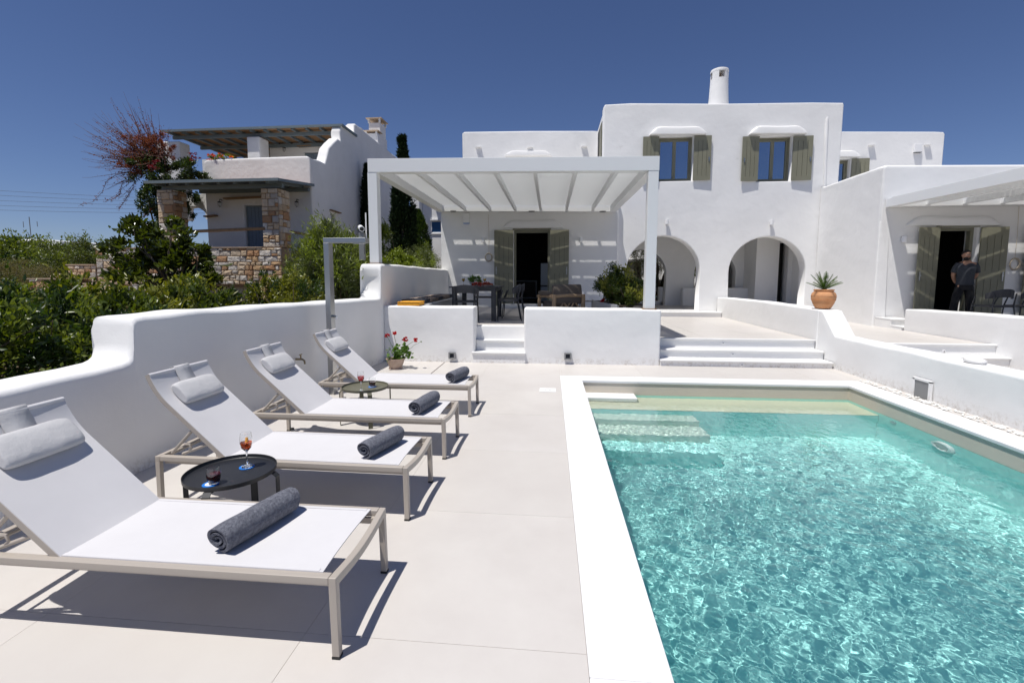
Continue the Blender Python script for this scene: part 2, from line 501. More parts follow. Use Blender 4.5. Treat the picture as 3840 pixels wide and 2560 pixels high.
def plaster_wall(name, path, th, zb=-.1, side=0., r=.06, m='plaster', parent=None, amp=.012, seed=0, step=.12, **tags):
    """hand-plastered wall swept along path [(x, y, ztop)]; side=0: path is the right edge, wall extends to its left"""
    P = [Vector(p) for p in path]
    pts = []
    for a, b in zip(P[:-1], P[1:]):
        n = max(1, int((b - a).length / step))
        for i in range(n):
            pts.append(a.lerp(b, i / n))
    pts.append(P[-1])
    ns = 6
    vs, fs = [], []
    L = len(pts)
    for i, p in enumerate(pts):
        d = pts[min(i + 1, L - 1)] - pts[max(i - 1, 0)]
        d.z = 0
        d.normalize()
        nl = Vector((-d.y, d.x, 0))
        w = noise.noise(Vector((p.x * 1.3 + seed, p.y * 1.3, 1))) * amp
        wz = noise.noise(Vector((p.x * 1.7 + seed, p.y * 1.7, 7))) * amp * 1.2
        w2 = noise.noise(Vector((p.x * 1.3 + seed, p.y * 1.3, 21))) * amp
        z = p.z + wz
        a, b = -side + w, th - side + w2
        sec = [(a - .01, zb)]
        nz = max(1, int((z - zb) / .3))
        for q in range(1, nz):
            zz = zb + (z - r - zb) * q / nz
            sec.append((a + noise.noise(Vector((p.x * 2 + seed, p.y * 2, zz * 2))) * amp * .6, zz))
        # fixed number of side rows
        rows = 3
        sec = [(a, zb)] + [(a + noise.noise(Vector((p.x * 2 + seed, p.y * 2, q * 3.3))) * amp * .6, zb + (z - r - zb) * q / (rows + 1)) for q in range(1, rows + 1)]
        for q in range(ns + 1):
            t = PI / 2 * q / ns
            sec.append((a + r - r * math.cos(t), z - r + r * math.sin(t)))
        for q in range(ns + 1):
            t = PI / 2 * (1 - q / ns)
            sec.append((b - r + r * math.cos(t), z - r + r * math.sin(t)))
        for q in range(rows, 0, -1):
            sec.append((b + noise.noise(Vector((p.x * 2 + seed, p.y * 2, 40 + q * 3.3))) * amp * .6, zb + (z - r - zb) * q / (rows + 1)))
        sec.append((b, zb))
        for u, zz in sec:
            q = p + nl * u
            vs.append((q.x, q.y, zz))
    S = len(sec)
    for i in range(L - 1):
        for j in range(S):
            fs.append((i * S + j, i * S + (j + 1) % S, (i + 1) * S + (j + 1) % S, (i + 1) * S + j))
    fs.append(tuple(range(S))[::-1])
    fs.append(tuple((L - 1) * S + j for j in range(S)))
    b_ = MB()
    b_.add(vs, fs)
    o = b_.build(name, m, parent, smooth=50)
    md = o.modifiers.new('bevel', 'BEVEL')
    md.width = min(r * .8, .05)
    md.segments = 3
    md.limit_method = 'ANGLE'
    md.angle_limit = math.radians(60)
    md.harden_normals = False
    if tags:
        setp(o, **tags)
    return o

# leaf clouds -------------------------------------------------
def leaf_arrays(pos, nrm_bias, ln, wd, rng, droop=.0, fold=.25, up=.35):
    """folded diamond leaves: 4 verts, 2 tris each"""
    n = len(pos)
    d = rng.normal(size=(n, 3)) + nrm_bias
    d[:, 2] += up - droop
    d /= np.linalg.norm(d, axis=1)[:, None] + 1e-9
    s = np.cross(d, rng.normal(size=(n, 3)))
    s /= np.linalg.norm(s, axis=1)[:, None] + 1e-9
    t = np.cross(d, s)
    L = ln * rng.uniform(.6, 1.3, size=(n, 1))
    W = wd * rng.uniform(.7, 1.25, size=(n, 1))
    v = np.empty((n, 4, 3))
    v[:, 0] = pos
    v[:, 1] = pos + d * L * .5 + s * W * .5 + t * W * fold
    v[:, 2] = pos + d * L
    v[:, 3] = pos + d * L * .5 - s * W * .5 + t * W * fold
    return v

def quads_mesh(name, v):
    n = len(v)
    me = bpy.data.meshes.new(name)
    me.vertices.add(n * 4)
    me.vertices.foreach_set('co', v.reshape(-1).astype(np.float32))
    idx = np.arange(n * 4).reshape(n, 4)
    tri = np.concatenate([idx[:, [0, 1, 2]], idx[:, [0, 2, 3]]], 1).reshape(-1)
    me.loops.add(n * 6)
    me.loops.foreach_set('vertex_index', tri.astype(np.int32))
    me.polygons.add(n * 2)
    me.polygons.foreach_set('loop_start', np.arange(0, n * 6, 3, dtype=np.int32))
    me.polygons.foreach_set('loop_total', np.full(n * 2, 3, dtype=np.int32))
    me.update()
    me.validate()
    return me

def blob_points(blobs, n, rng, shell=.55):
    """points in the outer shell of several ellipsoids (cx,cy,cz,rx,ry,rz), broken into clumps"""
    vol = np.array([b[3] * b[4] * b[5] for b in blobs]) ** .67
    cnt = rng.multinomial(n, vol / vol.sum())
    P, N = [], []
    for b, k in zip(blobs, cnt):
        if not k:
            continue
        # sub clumps
        nc = max(8, k // 130)
        cd = rng.normal(size=(nc, 3))
        cd /= np.linalg.norm(cd, axis=1)[:, None]
        cr = rng.uniform(shell, 1.02, size=(nc, 1))
        cc = cd * cr
        w = rng.integers(0, nc, size=k)
        off = rng.normal(size=(k, 3)) * rng.uniform(.07, .15, size=(nc, 1))[w]
        q = cc[w] + off
        P.append(q * np.array(b[3:6]) + np.array(b[:3]))
        N.append(cd[w])
    return np.concatenate(P), np.concatenate(N)

def foliage(name, blobs, n, ln, wd, m, parent=None, seed=0, droop=0., shell=.55, zmin=None, bias=.8, up=.35, **tags):
    rng = np.random.default_rng(seed + 100)
    p, nn = blob_points(blobs, n, rng, shell)
    if zmin is not None:
        p = p[p[:, 2] > zmin]
        nn = nn[:len(p)]
    v = leaf_arrays(p, nn * bias, ln, wd, rng, droop, up=up)
    o = link(name, quads_mesh(name, v), m, parent)
    if tags:
        setp(o, **tags)
    return o

def limbs(base, tips, r0, r1, rng, mb=None, bend=.15, segs=6):
    mb = mb or MB()
    base = Vector(base)
    for t in tips:
        t = Vector(t)
        d = (t - base)
        o1 = Vector([rng.uniform(-1, 1) for _ in range(3)]) * d.length * bend
        pts, rs = [], []
        for i in range(segs + 1):
            u = i / segs
            p = base + d * u + o1 * math.sin(PI * u) + Vector([rng.uniform(-1, 1) for _ in range(3)]) * d.length * .02
            pts.append(p)
            rs.append(r0 + (r1 - r0) * u)
        mb.tube(pts, rs, 6)
    return mb

def bush(name, label, cat, blobs, n, ln, wd, m, seed=0, group=None, core=True, stems=True, droop=0., shell=.55, flowers=None, ground=0., up=.35, shoots=None):
    cx = sum(b[0] for b in blobs) / len(blobs)
    cy = sum(b[1] for b in blobs) / len(blobs)
    t = T(name, label, cat, group, (cx, cy, ground))
    foliage('foliage', blobs, n, ln, wd, m, t, seed, droop, shell, up=up)
    if shoots is None and m in ('leaf_hedge', 'leaf_var', 'leaf_olnd', 'leaf_yellow'):
        shoots = {'leaf_hedge': 'leaf_young', 'leaf_var': 'leaf_yellow', 'leaf_olnd': 'leaf_lime', 'leaf_yellow': 'leaf_hedge'}[m]
    if shoots:
        rg_ = np.random.default_rng(seed + 7)
        P_, N_ = [], []
        for b in blobs:
            for _ in range(max(5, int(n / len(blobs) / 380))):
                d = rg_.normal(size=3)
                d[2] = abs(d[2]) * .8
                d /= np.linalg.norm(d)
                c = np.array(b[:3]) + d * np.array(b[3:6]) * rg_.uniform(.9, 1.12)
                k = int(rg_.integers(25, 70))
                P_.append(c + rg_.normal(size=(k, 3)) * np.array([.6, .6, 1.0]) * ln * 1.1)
                N_.append(np.tile(d, (k, 1)))
        P_, N_ = np.concatenate(P_), np.concatenate(N_)
        link('young_shoots', quads_mesh('young_shoots', leaf_arrays(P_, N_ * .8, ln, wd, rg_, 0, up=.8)), shoots, t)
    rr = random.Random(seed)
    if stems:
        mb = MB()
        for b in blobs:
            for _ in range(7):
                e = (b[0] + rr.uniform(-.8, .8) * b[3], b[1] + rr.uniform(-.8, .8) * b[4], b[2] + rr.uniform(-.2, .95) * b[5])
                limbs((b[0] * .6 + cx * .4 + rr.uniform(-.1, .1), b[1] * .6 + cy * .4 + rr.uniform(-.1, .1), ground), [e], .018, .004, rr, mb)
        mb.build('stem', 'bark', t, smooth=60)
    if flowers:
        fm, fn, fs = flowers
        foliage('blossom', blobs, fn, fs, fs, fm, t, seed + 5, 0, .95)
    return t
# ------------------------------------------------------------ ground, deck, pool
PX0, PX1, PY0, PY1 = .52, 4.60, -1.6, 7.63      # pool inner edge
def struct(o):
    o['kind'] = 'structure'
    return o
g = MB()
BIG = 4000
hx0, hx1, hy0, hy1 = -3.7, 20., -6., 24.
for a in ((-BIG, -BIG, BIG, hy0), (-BIG, hy1, BIG, BIG), (-BIG, hy0, hx0, hy1), (hx1, hy0, BIG, hy1)):
    g.add([(a[0], a[1], -.12), (a[2], a[1], -.12), (a[2], a[3], -.12), (a[0], a[3], -.12)], [(0, 1, 2, 3)])
g.add([(-60, -30, 0), (-3.85, -30, 0), (-3.85, 13, .1), (-8, 13.8, .6), (-60, 14, .6)], [(0, 1, 2, 3, 4)])
g.add([(-60, 14, .6), (-8, 13.8, .6), (-3.7, 15, 1.0), (-3.7, 60, 1.6), (-120, 60, 3.2), (-120, 20, 2.0)], [(0, 1, 2, 3, 4, 5)])
struct(g.build('ground', 'ground'))
hb = MB()
nh = 90
prof = []
for i in range(nh + 1):
    x = -4200 + 5200 * i / nh
    z = 70 + 55 * noise.noise(Vector((x * .0011, 3, 0))) + 20 * noise.noise(Vector((x * .005, 9, 0)))
    prof.append((x, max(z, 12)))
vs = []
for x, z in prof:
    vs += [(x, 2100, -5), (x, 2350, z * .55), (x + 60, 2600, z), (x + 60, 3200, -5)]
fs = []
for i in range(nh):
    for j in range(3):
        a = i * 4 + j
        fs.append((a, a + 4, a + 5, a + 1))
hb.add(vs, fs)
struct(hb.build('hills', 'hill', smooth=80))

# deck: bed of grout with tiles as parts
TX, TY = 1.365, 1.215
deck = MB()
DX0, DX1, DY0, DY1 = -3.6, 5.4, -5.0, 9.3
CO = .34
for a in ((DX0, DY0, PX0 - CO, DY1), (PX1 + CO - .01, DY0, DX1, DY1), (PX0 - CO, PY1 + CO, PX1 + CO, DY1), (PX0 - CO, DY0, PX1 + CO, PY0 - CO)):
    deck.box(a[0], a[1], -.1, a[2], a[3], -.0018)
deck = struct(deck.build('pool_deck', 'grout'))
xs = [-1.148 + TX * k for k in range(-3, 8)]
ys = [2.0 + TY * k for k in range(-7, 8)]
def clipbox(x0, y0, x1, y1, x2, y2, x3, y3):
    return max(x0, x2), max(y0, y2), min(x1, x3), min(y1, y3)
G = .0011
holes = (PX0 - CO, PY0 - CO, PX1 + CO, PY1 + CO)
for i in range(len(xs) - 1):
    for j in range(len(ys) - 1):
        for reg in ((DX0, DY0, PX0 - CO, DY1), (PX1 + CO, DY0, DX1, DY1), (PX0 - CO, PY1 + CO, PX1 + CO, DY1), (PX0 - CO, DY0, PX1 + CO, PY0 - CO)):
            a = clipbox(xs[i], ys[j], xs[i + 1], ys[j + 1], *reg)
            if a[2] - a[0] > .03 and a[3] - a[1] > .03:
                MB().box(a[0] + G, a[1] + G, -.02, a[2] - G, a[3] - G, R.uniform(-.0004, .0003)).build('tile', 'tile', deck)
# the dark wide joint beside the geranium and the white skimmer lid
MB().box(-2.05, 7.86, .0002, -2.035, 9.0, .0012).build('joint', 'soil', deck).rotation_euler = (0, 0, 0)
lid = MB().box(-.14, 6.80, .001, .10, 7.02, .008).build('skimmer_lid', 'white', None, bev=.003)
setp(lid, 'flat white square lid set in the deck tiles beside the pool corner', 'lid')
MB().box(-.07, 6.90, .0083, -.045, 6.915, .0095).box(.0, 6.90, .0083, .025, 6.915, .0095).build('finger_hole', 'rubber', lid)

# coping slabs
cop = struct(MB().box(PX0 - CO + .01, PY1 + .005, -.06, PX1 + CO - .01, PY1 + CO - .01, -.004).build('pool_coping', 'grout'))
def slab(x0, y0, x1, y1):
    MB().box(x0 + .001, y0 + .001, -.035, x1 - .001, y1 - .001, .004 + R.uniform(-.0005, .0005)).build('coping_slab', 'marble', cop, bev=.006, seg=3)
yy = [3.09 + 1.215 * k for k in range(-4, 4)] + [PY1]
yy = [y for y in yy if y > PY0] + []
for a, b in zip(yy[:-1], yy[1:]):
    slab(PX0 - CO, a, PX0 + .015, b)
    slab(PX1 - .015, a + .3 if a + .3 < b else a, PX1 + CO, b + (.3 if b < PY1 else 0))
slab(PX0 - CO, PY0, PX0 + .015, yy[0])
xx = [PX0 - CO, PX0 + .9, PX0 + 2.15, PX0 + 3.2, PX1 + CO]
for a, b in zip(xx[:-1], xx[1:]):
    slab(a, PY1 - .015, b, PY1 + CO)
slab(PX0 - CO, PY0 - CO, PX1 + CO, PY0 + .015)

# basin: rim band above water, turquoise below, ledge, steps
WL, ZB = -.215, -1.5
basin = T('pool_basin', None, None, None, (0, 0, 0))
struct(basin)
def bpanel(name, m, q):
    o = MB().add(q, [(0, 1, 2, 3)]).build(name, m, basin)
    o.cycles.is_caustics_receiver = True
    return o
for nm, m, z0, z1 in (('rim_band', 'poolrim', WL - .035, -.03), ('side_wall', 'poolplaster', ZB, WL - .035)):
    bpanel(nm, m, [(PX0, PY0, z0), (PX0, PY1, z0), (PX0, PY1, z1), (PX0, PY0, z1)])
    bpanel(nm, m, [(PX1, PY0, z0), (PX1, PY1, z0), (PX1, PY1, z1), (PX1, PY0, z1)])
    bpanel(nm, m, [(PX0, PY1, z0), (PX1, PY1, z0), (PX1, PY1, z1), (PX0, PY1, z1)])
    bpanel(nm, m, [(PX0, PY0, z0), (PX1, PY0, z0), (PX1, PY0, z1), (PX0, PY0, z1)])
bpanel('pool_floor', 'poolplaster', [(PX0, PY0, ZB), (PX1, PY0, ZB), (PX1, PY1, ZB), (PX0, PY1, ZB)])
def bbox_(name, m, a):
    o = MB().box(*a).build(name, m, basin, bev=.012)
    o.cycles.is_caustics_receiver = True
LG = -.385
bbox_('ledge', 'ledge', (PX0 + .001, PY1 - .69, LG - .02, PX1 - .001, PY1 - .001, LG))
bbox_('ledge_riser', 'poolplaster', (PX0 + .001, PY1 - .685, ZB, PX1 - .001, PY1 - .002, LG - .021))
bbox_('platform', 'marble_step', (PX0 + .001, PY1 - .32, -.36, 1.36, PY1 - .002, WL + .022))
bbox_('step', 'poolsteps', (PX0 + .001, 6.65, ZB, 2.09, PY1 - .691, -.60))
bbox_('step', 'poolsteps', (PX0 + .001, 6.27, ZB, 2.12, 6.649, -.81))
bbox_('step', 'poolplaster', (PX0 + .001, 5.95, ZB, 2.15, 6.269, -1.05))
# light and inlet on the right wall
pl = T('pool_light', 'round white underwater lamp on the right wall of the pool', 'pool light', None, (PX1 - .02, 5.82, -.50))
b = MB()
for i in range(25):
    pass
def disc_x(mb, x, y, z, prof, n=24):
    base = len(mb.v)
    for r, dx in prof:
        for j in range(n):
            t = 2 * PI * j / n
            mb.v.append((x - dx, y + r * math.cos(t), z + r * math.sin(t)))
    for i in range(len(prof) - 1):
        for j in range(n):
            mb.f.append((base + i * n + j, base + i * n + (j + 1) % n, base + (i + 1) * n + (j + 1) % n, base + (i + 1) * n + j))
    mb.f.append(tuple(base + (len(prof) - 1) * n + j for j in range(n)))
disc_x(b, PX1, 5.82, -.50, [(.15, 0), (.15, .04), (.14, .05), (.115, .05), (.105, .035)])
b.build('ring', 'white', pl, smooth=40).cycles.is_caustics_receiver = True
b = MB()
disc_x(b, PX1, 5.82, -.50, [(.104, 0), (.104, .036), (.07, .044)])
b.build('lens', 'pillow', pl, smooth=40).cycles.is_caustics_receiver = True
b = MB()
disc_x(b, PX1, 6.65, -.42, [(.05, 0), (.05, .02), (.03, .025)])
o = b.build('inlet_nozzle', 'white', None, smooth=40)
setp(o, 'small round white water inlet in the pool wall beyond the lamp', 'inlet')

# water: real ripples, refracting
rng = np.random.default_rng(3)
e = .004
nx, ny = 680, 1560
X, Y = np.meshgrid(np.linspace(PX0 - e, PX1 + e, nx), np.linspace(PY0 - e, PY1 + e, ny))
Z = np.zeros_like(X)
wx = X + .05 * np.sin(2.1 * Y + .6) + .04 * np.sin(1.3 * X + 2.2 * Y)
wy = Y + .05 * np.sin(1.7 * X + 1.1)
for i in range(120):
    lam = math.exp(rng.uniform(math.log(.032), math.log(.22)))
    th = rng.normal(1.05, 1.1)
    k = 2 * np.pi / lam
    a = .000095 * (lam / .1) ** 1.1
    Z += a * np.sin(k * (math.cos(th) * wx + math.sin(th) * wy) + rng.uniform(0, 6.28))
calm = .35 + .65 / (1 + np.exp((Y - 6.2) * 1.6))
right = 1 / (1 + np.exp((X - 4.0) * 3))
Z = Z * calm * (.55 + .45 * right) + WL
v = np.stack([X, Y, Z], -1).reshape(-1, 3)
idx = np.arange(nx * ny).reshape(ny, nx)
f = np.stack([idx[:-1, :-1], idx[:-1, 1:], idx[1:, 1:], idx[1:, :-1]], -1).reshape(-1, 4)
me = bpy.data.meshes.new('water')
me.vertices.add(len(v))
me.vertices.foreach_set('co', v.reshape(-1).astype(np.float32))
me.loops.add(len(f) * 4)
me.loops.foreach_set('vertex_index', f.reshape(-1).astype(np.int32))
me.polygons.add(len(f))
me.polygons.foreach_set('loop_start', np.arange(0, len(f) * 4, 4, dtype=np.int32))
me.polygons.foreach_set('loop_total', np.full(len(f), 4, dtype=np.int32))
me.polygons.foreach_set('use_smooth', np.ones(len(f), dtype=bool))
me.update()
wm = bpy.data.materials.new('pool_water')
wm.use_nodes = True
wb = wm.node_tree.nodes['Principled BSDF']
wb.inputs['Roughness'].default_value = 0
wb.inputs['IOR'].default_value = 1.33
wb.inputs['Transmission Weight'].default_value = 1
wb.inputs['Base Color'].default_value = (.96, .995, .99, 1)
water = struct(link('pool_water', me, wm))
water.cycles.is_caustics_caster = True

# white pebbles along the right wall
b = MB()
for i in range(900):
    y = R.uniform(-2, 8.0)
    x = PX1 + CO + .02 + R.uniform(0, .13)
    r = R.uniform(.012, .024)
    ax = [r * R.uniform(.8, 1.3), r * R.uniform(.7, 1.1), r * .6]
    z = .004 + R.uniform(0, .012)
    rot = R.uniform(0, PI)
    pts = []
    for (u, w_, q) in ((1, 0, 0), (.3, .95, 0), (-.8, .6, 0), (-.8, -.6, 0), (.3, -.95, 0)):
        pts.append((x + (u * math.cos(rot) - w_ * math.sin(rot)) * ax[0], y + (u * math.sin(rot) + w_ * math.cos(rot)) * ax[1], z + R.uniform(-.2, .2) * r))
    pts += [(x, y, z + ax[2]), (x, y, z - ax[2])]
    fs = [(j, (j + 1) % 5, 5) for j in range(5)] + [((j + 1) % 5, j, 6) for j in range(5)]
    b.add(pts, fs)
o = b.build('pebbles', 'pebble', smooth=70)
setp(o, 'strip of white pebbles between the pool coping and the right white wall', 'pebbles', kind='stuff')

# ------------------------------------------------------------ garden walls round the deck
plaster_wall('boundary_wall', [(-3.62, -5, .93), (-3.60, 0, .95), (-3.56, 2.4, .955), (-3.54, 3.35, .962), (-3.535, 3.56, .968), (-3.535, 3.635, .985), (-3.535, 3.662, 1.02), (-3.533, 3.674, 1.12), (-3.533, 3.682, 1.27), (-3.532, 3.692, 1.32), (-3.53, 3.72, 1.343), (-3.53, 3.80, 1.348),
             (-3.51, 4.4, 1.345), (-3.47, 5.4, 1.33), (-3.40, 6.6, 1.305), (-3.32, 7.8, 1.285), (-3.285, 8.75, 1.262), (-3.28, 8.90, 1.27), (-3.28, 8.925, 1.32), (-3.275, 8.94, 1.80), (-3.275, 8.955, 1.89), (-3.27, 9.0, 1.922), (-3.27, 9.2, 1.928),
             (-3.26, 10.5, 1.92), (-3.25, 12.5, 1.90), (-3.25, 14.98, 1.885)], .43, side=0, m='plaster', seed=4, amp=.014,
             label='long curved white plaster wall left of the loungers, stepping up twice towards the villa', category='wall', group='plaster walls round the deck')
# front wall of the left terrace with gap for steps
plaster_wall('terrace_wall', [(-1.46, 9.03, 1.085), (-2.4, 9.03, 1.09), (-3.27, 9.03, 1.10)][::-1], .45, side=0, r=.035, seed=9, amp=.009,
             label='white terrace front wall left of the narrow steps, behind the red geranium', category='wall', group='terrace front walls')
plaster_wall('terrace_wall', [(-.49, 9.03, 1.075), (.8, 9.03, 1.06), (2.075, 9.05, 1.045)], .45, side=0, r=.035, seed=12, amp=.009,
             label='white terrace front wall between the narrow steps and the wide steps', category='wall', group='terrace front walls')
# divider wall: high part, slope, low part
plaster_wall('divider_wall', [(5.13, -5, .575), (5.13, 4, .58), (5.14, 5.6, .585), (5.15, 7.2, .60), (5.15, 8.5, .595), (5.15, 9.06, .60), (5.15, 9.50, 1.03), (5.15, 9.62, 1.04)][::-1], .36, side=0, r=.04, seed=15, amp=.008,
             label='long white wall right of the pool sloping up to the pot by the wide steps', category='wall', group='divider walls')
plaster_wall('divider_wall', [(5.15, 9.62, 1.03), (5.15, 12, 1.05), (5.14, 15.15, 1.02)][::-1], .36, side=0, r=.03, seed=18, amp=.008,
             label='white wall beside the upper walkway from the arches to the palm pot', category='wall', group='divider walls')
# framed grey panel at the divider wall foot, its colour standing in for recess shade
o = MB().hexa([(5.075, 6.78, .004), (5.12, 6.79, .004), (5.12, 7.05, .004), (5.085, 7.04, .004), (5.10, 6.80, .245), (5.12, 6.80, .245), (5.12, 7.06, .25), (5.10, 7.06, .25)]).build('niche_shade_panel', 'slab')
bpy.data.objects.remove(o)
nb = T('niche_shade_panel', 'framed square grey panel coloured as a shaded opening at the foot of the long white wall beside the pebbles', 'opening', None, (5.12, 6.92, 0))
b = MB().box(5.10, 6.76, 0, 5.128, 6.80, .26).box(5.10, 7.05, 0, 5.128, 7.09, .26).box(5.10, 6.76, .245, 5.128, 7.09, .275)
b.build('frame', 'plaster', nb)
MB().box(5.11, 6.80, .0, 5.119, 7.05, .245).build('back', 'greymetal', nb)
# right low wall (x = 8.03) and its stone
plaster_wall('side_wall', [(8.03, 3, .96), (8.03, 6, .97), (8.03, 8.8, .975), (8.03, 9.8, .965), (8.03, 11.55, .925)][::-1], .40, side=0, r=.035, seed=21, amp=.008,
             label='low white wall before the right terrace, hiding the legs of the standing man', category='wall', group='terrace front walls')
def pebble_stone(name, label, c, r, m='plaster_old'):
    b = MB()
    n, k = 14, 7
    for i in range(k + 1):
        a = PI * i / k
        for j in range(n):
            t = 2 * PI * j / n
            w = 1 + .12 * noise.noise(Vector((c[0] + math.cos(t), i * .7, math.sin(t))))
            b.v.append((c[0] + r[0] * w * math.sin(a) * math.cos(t), c[1] + r[1] * w * math.sin(a) * math.sin(t), c[2] + r[2] * math.cos(a)))
    for i in range(k):
        for j in range(n):
            b.f.append((i * n + j, i * n + (j + 1) % n, (i + 1) * n + (j + 1) % n, (i + 1) * n + j))
    return setp(b.build(name, m, smooth=80), label, 'stone')
pebble_stone('boulder', 'smooth white stone lying on top of the long wall right of the pool', (5.33, 6.42, .62), (.10, .13, .045))

# ------------------------------------------------------------ terraces, walkway, steps
ter = struct(MB().box(-3.25, 9.35, -.1, 2.06, 14.99, .68).build('left_terrace', 'plaster'))
for i in range(5):
    for j in range(5):
        x0, x1 = -3.24 + i * 1.06, -3.24 + (i + 1) * 1.06
        y0, y1 = 9.47 + j * 1.1, 9.47 + (j + 1) * 1.1
        MB().box(x0 + .002, y0 + .002, .681, x1 - .002, min(y1, 14.97) - .002, .69).build('tile', 'tile', ter)
b = MB().box(-1.6, 14.35, .691, .4, 14.98, .80)
b.build('door_step', 'marble_step', ter, bev=.01)
walk = struct(MB().box(2.08, 9.73, -.1, 5.14, 14.7, .43).build('walkway', 'grout'))
for i in range(3):
    for j in range(5):
        MB().box(2.085 + i * 1.02, 9.735 + j * .995, .431, 2.081 + (i + 1) * 1.02, 9.731 + (j + 1) * .995, .44).build('tile', 'tile', walk)
walk2 = struct(MB().box(5.51, 9.39, -.1, 8.02, 15.1, .43).build('walkway', 'grout'))
for i in range(3):
    for j in range(6):
        MB().box(5.512 + i * .835, 9.392 + j * .95, .431, 5.509 + (i + 1) * .835, min(9.389 + (j + 1) * .95, 15.1), .44).build('tile', 'tile', walk2)
lowwalk = struct(MB().box(5.51, -5, -.1, 9, 8.98, .0).build('lower_path', 'tile'))
def steps(name, label, data, nose=.03):
    """data: list of (x0, x1, y_front, y_back, z_top)"""
    t = T(name, label, 'steps', None, (data[0][0], data[0][2], 0))
    for (x0, x1, y0, y1, z) in data:
        MB().box(x0, y0, -.05, x1, y1, z - .028).build('riser', 'plaster', t, bev=.006)
        MB().box(x0 - .004, y0 - nose, z - .028, x1 + .004, y1, z).build('tread', 'marble_step', t, bev=.006)
    return t
steps('narrow_steps', 'three narrow white steps through the gap in the terrace front wall', [(-1.50, -.46, 9.0, 9.46, .212), (-1.455, -.495, 9.24, 9.46, .42), (-1.455, -.495, 9.46, 9.52, .695)])
steps('wide_steps', 'three wide white marble steps up from the pool deck to the walkway', [(2.08, 5.13, 9.03, 9.66, .115), (2.08, 5.14, 9.35, 9.66, .265), (2.08, 5.14, 9.66, 9.72, .444)])
steps('side_steps', 'white steps behind the sloping wall at the right of the pool', [(5.51, 8.03, 9.0, 9.36, .25), (5.51, 8.03, 9.28, 9.38, .444)])
steps('arch_steps', 'shallow marble step in front of the two arches', [(2.1, 5.13, 14.7, 15.19, .585)])
steps('corner_steps', 'two small white steps beside the right block up to the right terrace', [(7.99, 8.45, 11.56, 12.3, .52), (7.985, 8.45, 11.9, 12.45, .665)])
rt = struct(MB().box(8.43, 3, -.1, 16, 12.49, .60).build('right_terrace', 'tile'))
# round step lights (small eyelets) on the risers
def eyelet(x, y, z, k, label, r=.03):
    t = T('step_light', label, 'light', 'round step lights', (x, y, z))
    b = MB()
    n = 16
    for rr, dy in ((r, 0), (r, -.008), (r * .55, -.012)):
        for j in range(n):
            a = 2 * PI * j / n
            b.v.append((x + rr * math.cos(a), y + dy, z + rr * math.sin(a)))
    for i in range(2):
        for j in range(n):
            b.f.append((i * n + j, i * n + (j + 1) % n, (i + 1) * n + (j + 1) % n, (i + 1) * n + j))
    b.f.append(tuple(2 * n + j for j in range(n)))
    b.build('ring', 'white', t, smooth=40)
    b = MB()
    for dy, rr in ((-.010, r * .3), (-.016, r * .25)):
        for j in range(8):
            a = 2 * PI * j / 8
            b.v.append((x + rr * math.cos(a), y + dy, z + rr * math.sin(a)))
    for j in range(8):
        b.f.append((j, (j + 1) % 8, 8 + (j + 1) % 8, 8 + j))
    b.f.append(tuple(range(8, 16)))
    b.build('lens', 'rubber', t)
eyelet(3.55, 9.03, .045, 0, 'round step light on the lowest riser of the wide steps', .034)
eyelet(3.50, 9.35, .19, 1, 'round step light on the middle riser of the wide steps')
eyelet(3.42, 9.66, .36, 2, 'round step light on the top riser of the wide steps')
eyelet(2.35, 14.70, .50, 3, 'round step light on the shallow step before the left arch')
eyelet(6.95, 9.0, .35, 4, 'round step light on the riser behind the sloping wall')
# wall foot lights
def foot_light(x, z, label):
    t = T('foot_light', label, 'light', 'grey wall lights at the foot of the terrace wall', (x, 9.02, z))
    b = MB().box(x - .067, 8.965, z + .045, x + .067, 9.025, z + .067).box(x - .067, 8.965, z - .062, x + .067, 9.025, z - .04)
    b.box(x - .067, 8.965, z - .04, x - .04, 9.025, z + .045).box(x + .04, 8.965, z - .04, x + .067, 9.025, z + .045)
    b.build('housing', 'greymetal', t)
    MB().hexa([(x - .04, 8.985, z - .04), (x + .04, 8.985, z - .04), (x + .04, 9.024, z - .04), (x - .04, 9.024, z - .04),
               (x - .04, 9.015, z + .045), (x + .04, 9.015, z + .045), (x + .04, 9.024, z + .045), (x - .04, 9.024, z + .045)]).build('diffuser', 'charcoal', t)
foot_light(-1.895, .135, 'square grey foot light on the terrace wall left of the narrow steps')
foot_light(.35, .158, 'square grey foot light on the terrace wall right of the narrow steps')
# ------------------------------------------------------------ the white villa
villa = T('white_villa', 'large white villa with flat roofs, two arches, olive shutters and a round chimney', 'house', None, (3, 15.2, 0))
# main block front with two arches and two windows
a1 = arch(3.485, 1.115, .58, 1.80, 2.90)
a2 = arch(6.575, 1.115, .43, 1.78, 2.85)
main_out = [(1.60, -.1), (1.60, 4.2), (1.585, 6.80), (1.63, 6.86), (2.4, 6.875), (5.0, 6.77), (7.6, 6.715), (8.44, 6.675), (8.47, 6.62), (8.46, 4.4), (8.46, -.1)]
w1 = rect(3.24, 4.545, 4.27, 5.86)
w2 = rect(6.14, 4.48, 7.10, 5.78)
panel('front_wall', main_out, [a1, a2, w1, w2], 15.2, .40, 'plaster', villa, .035)
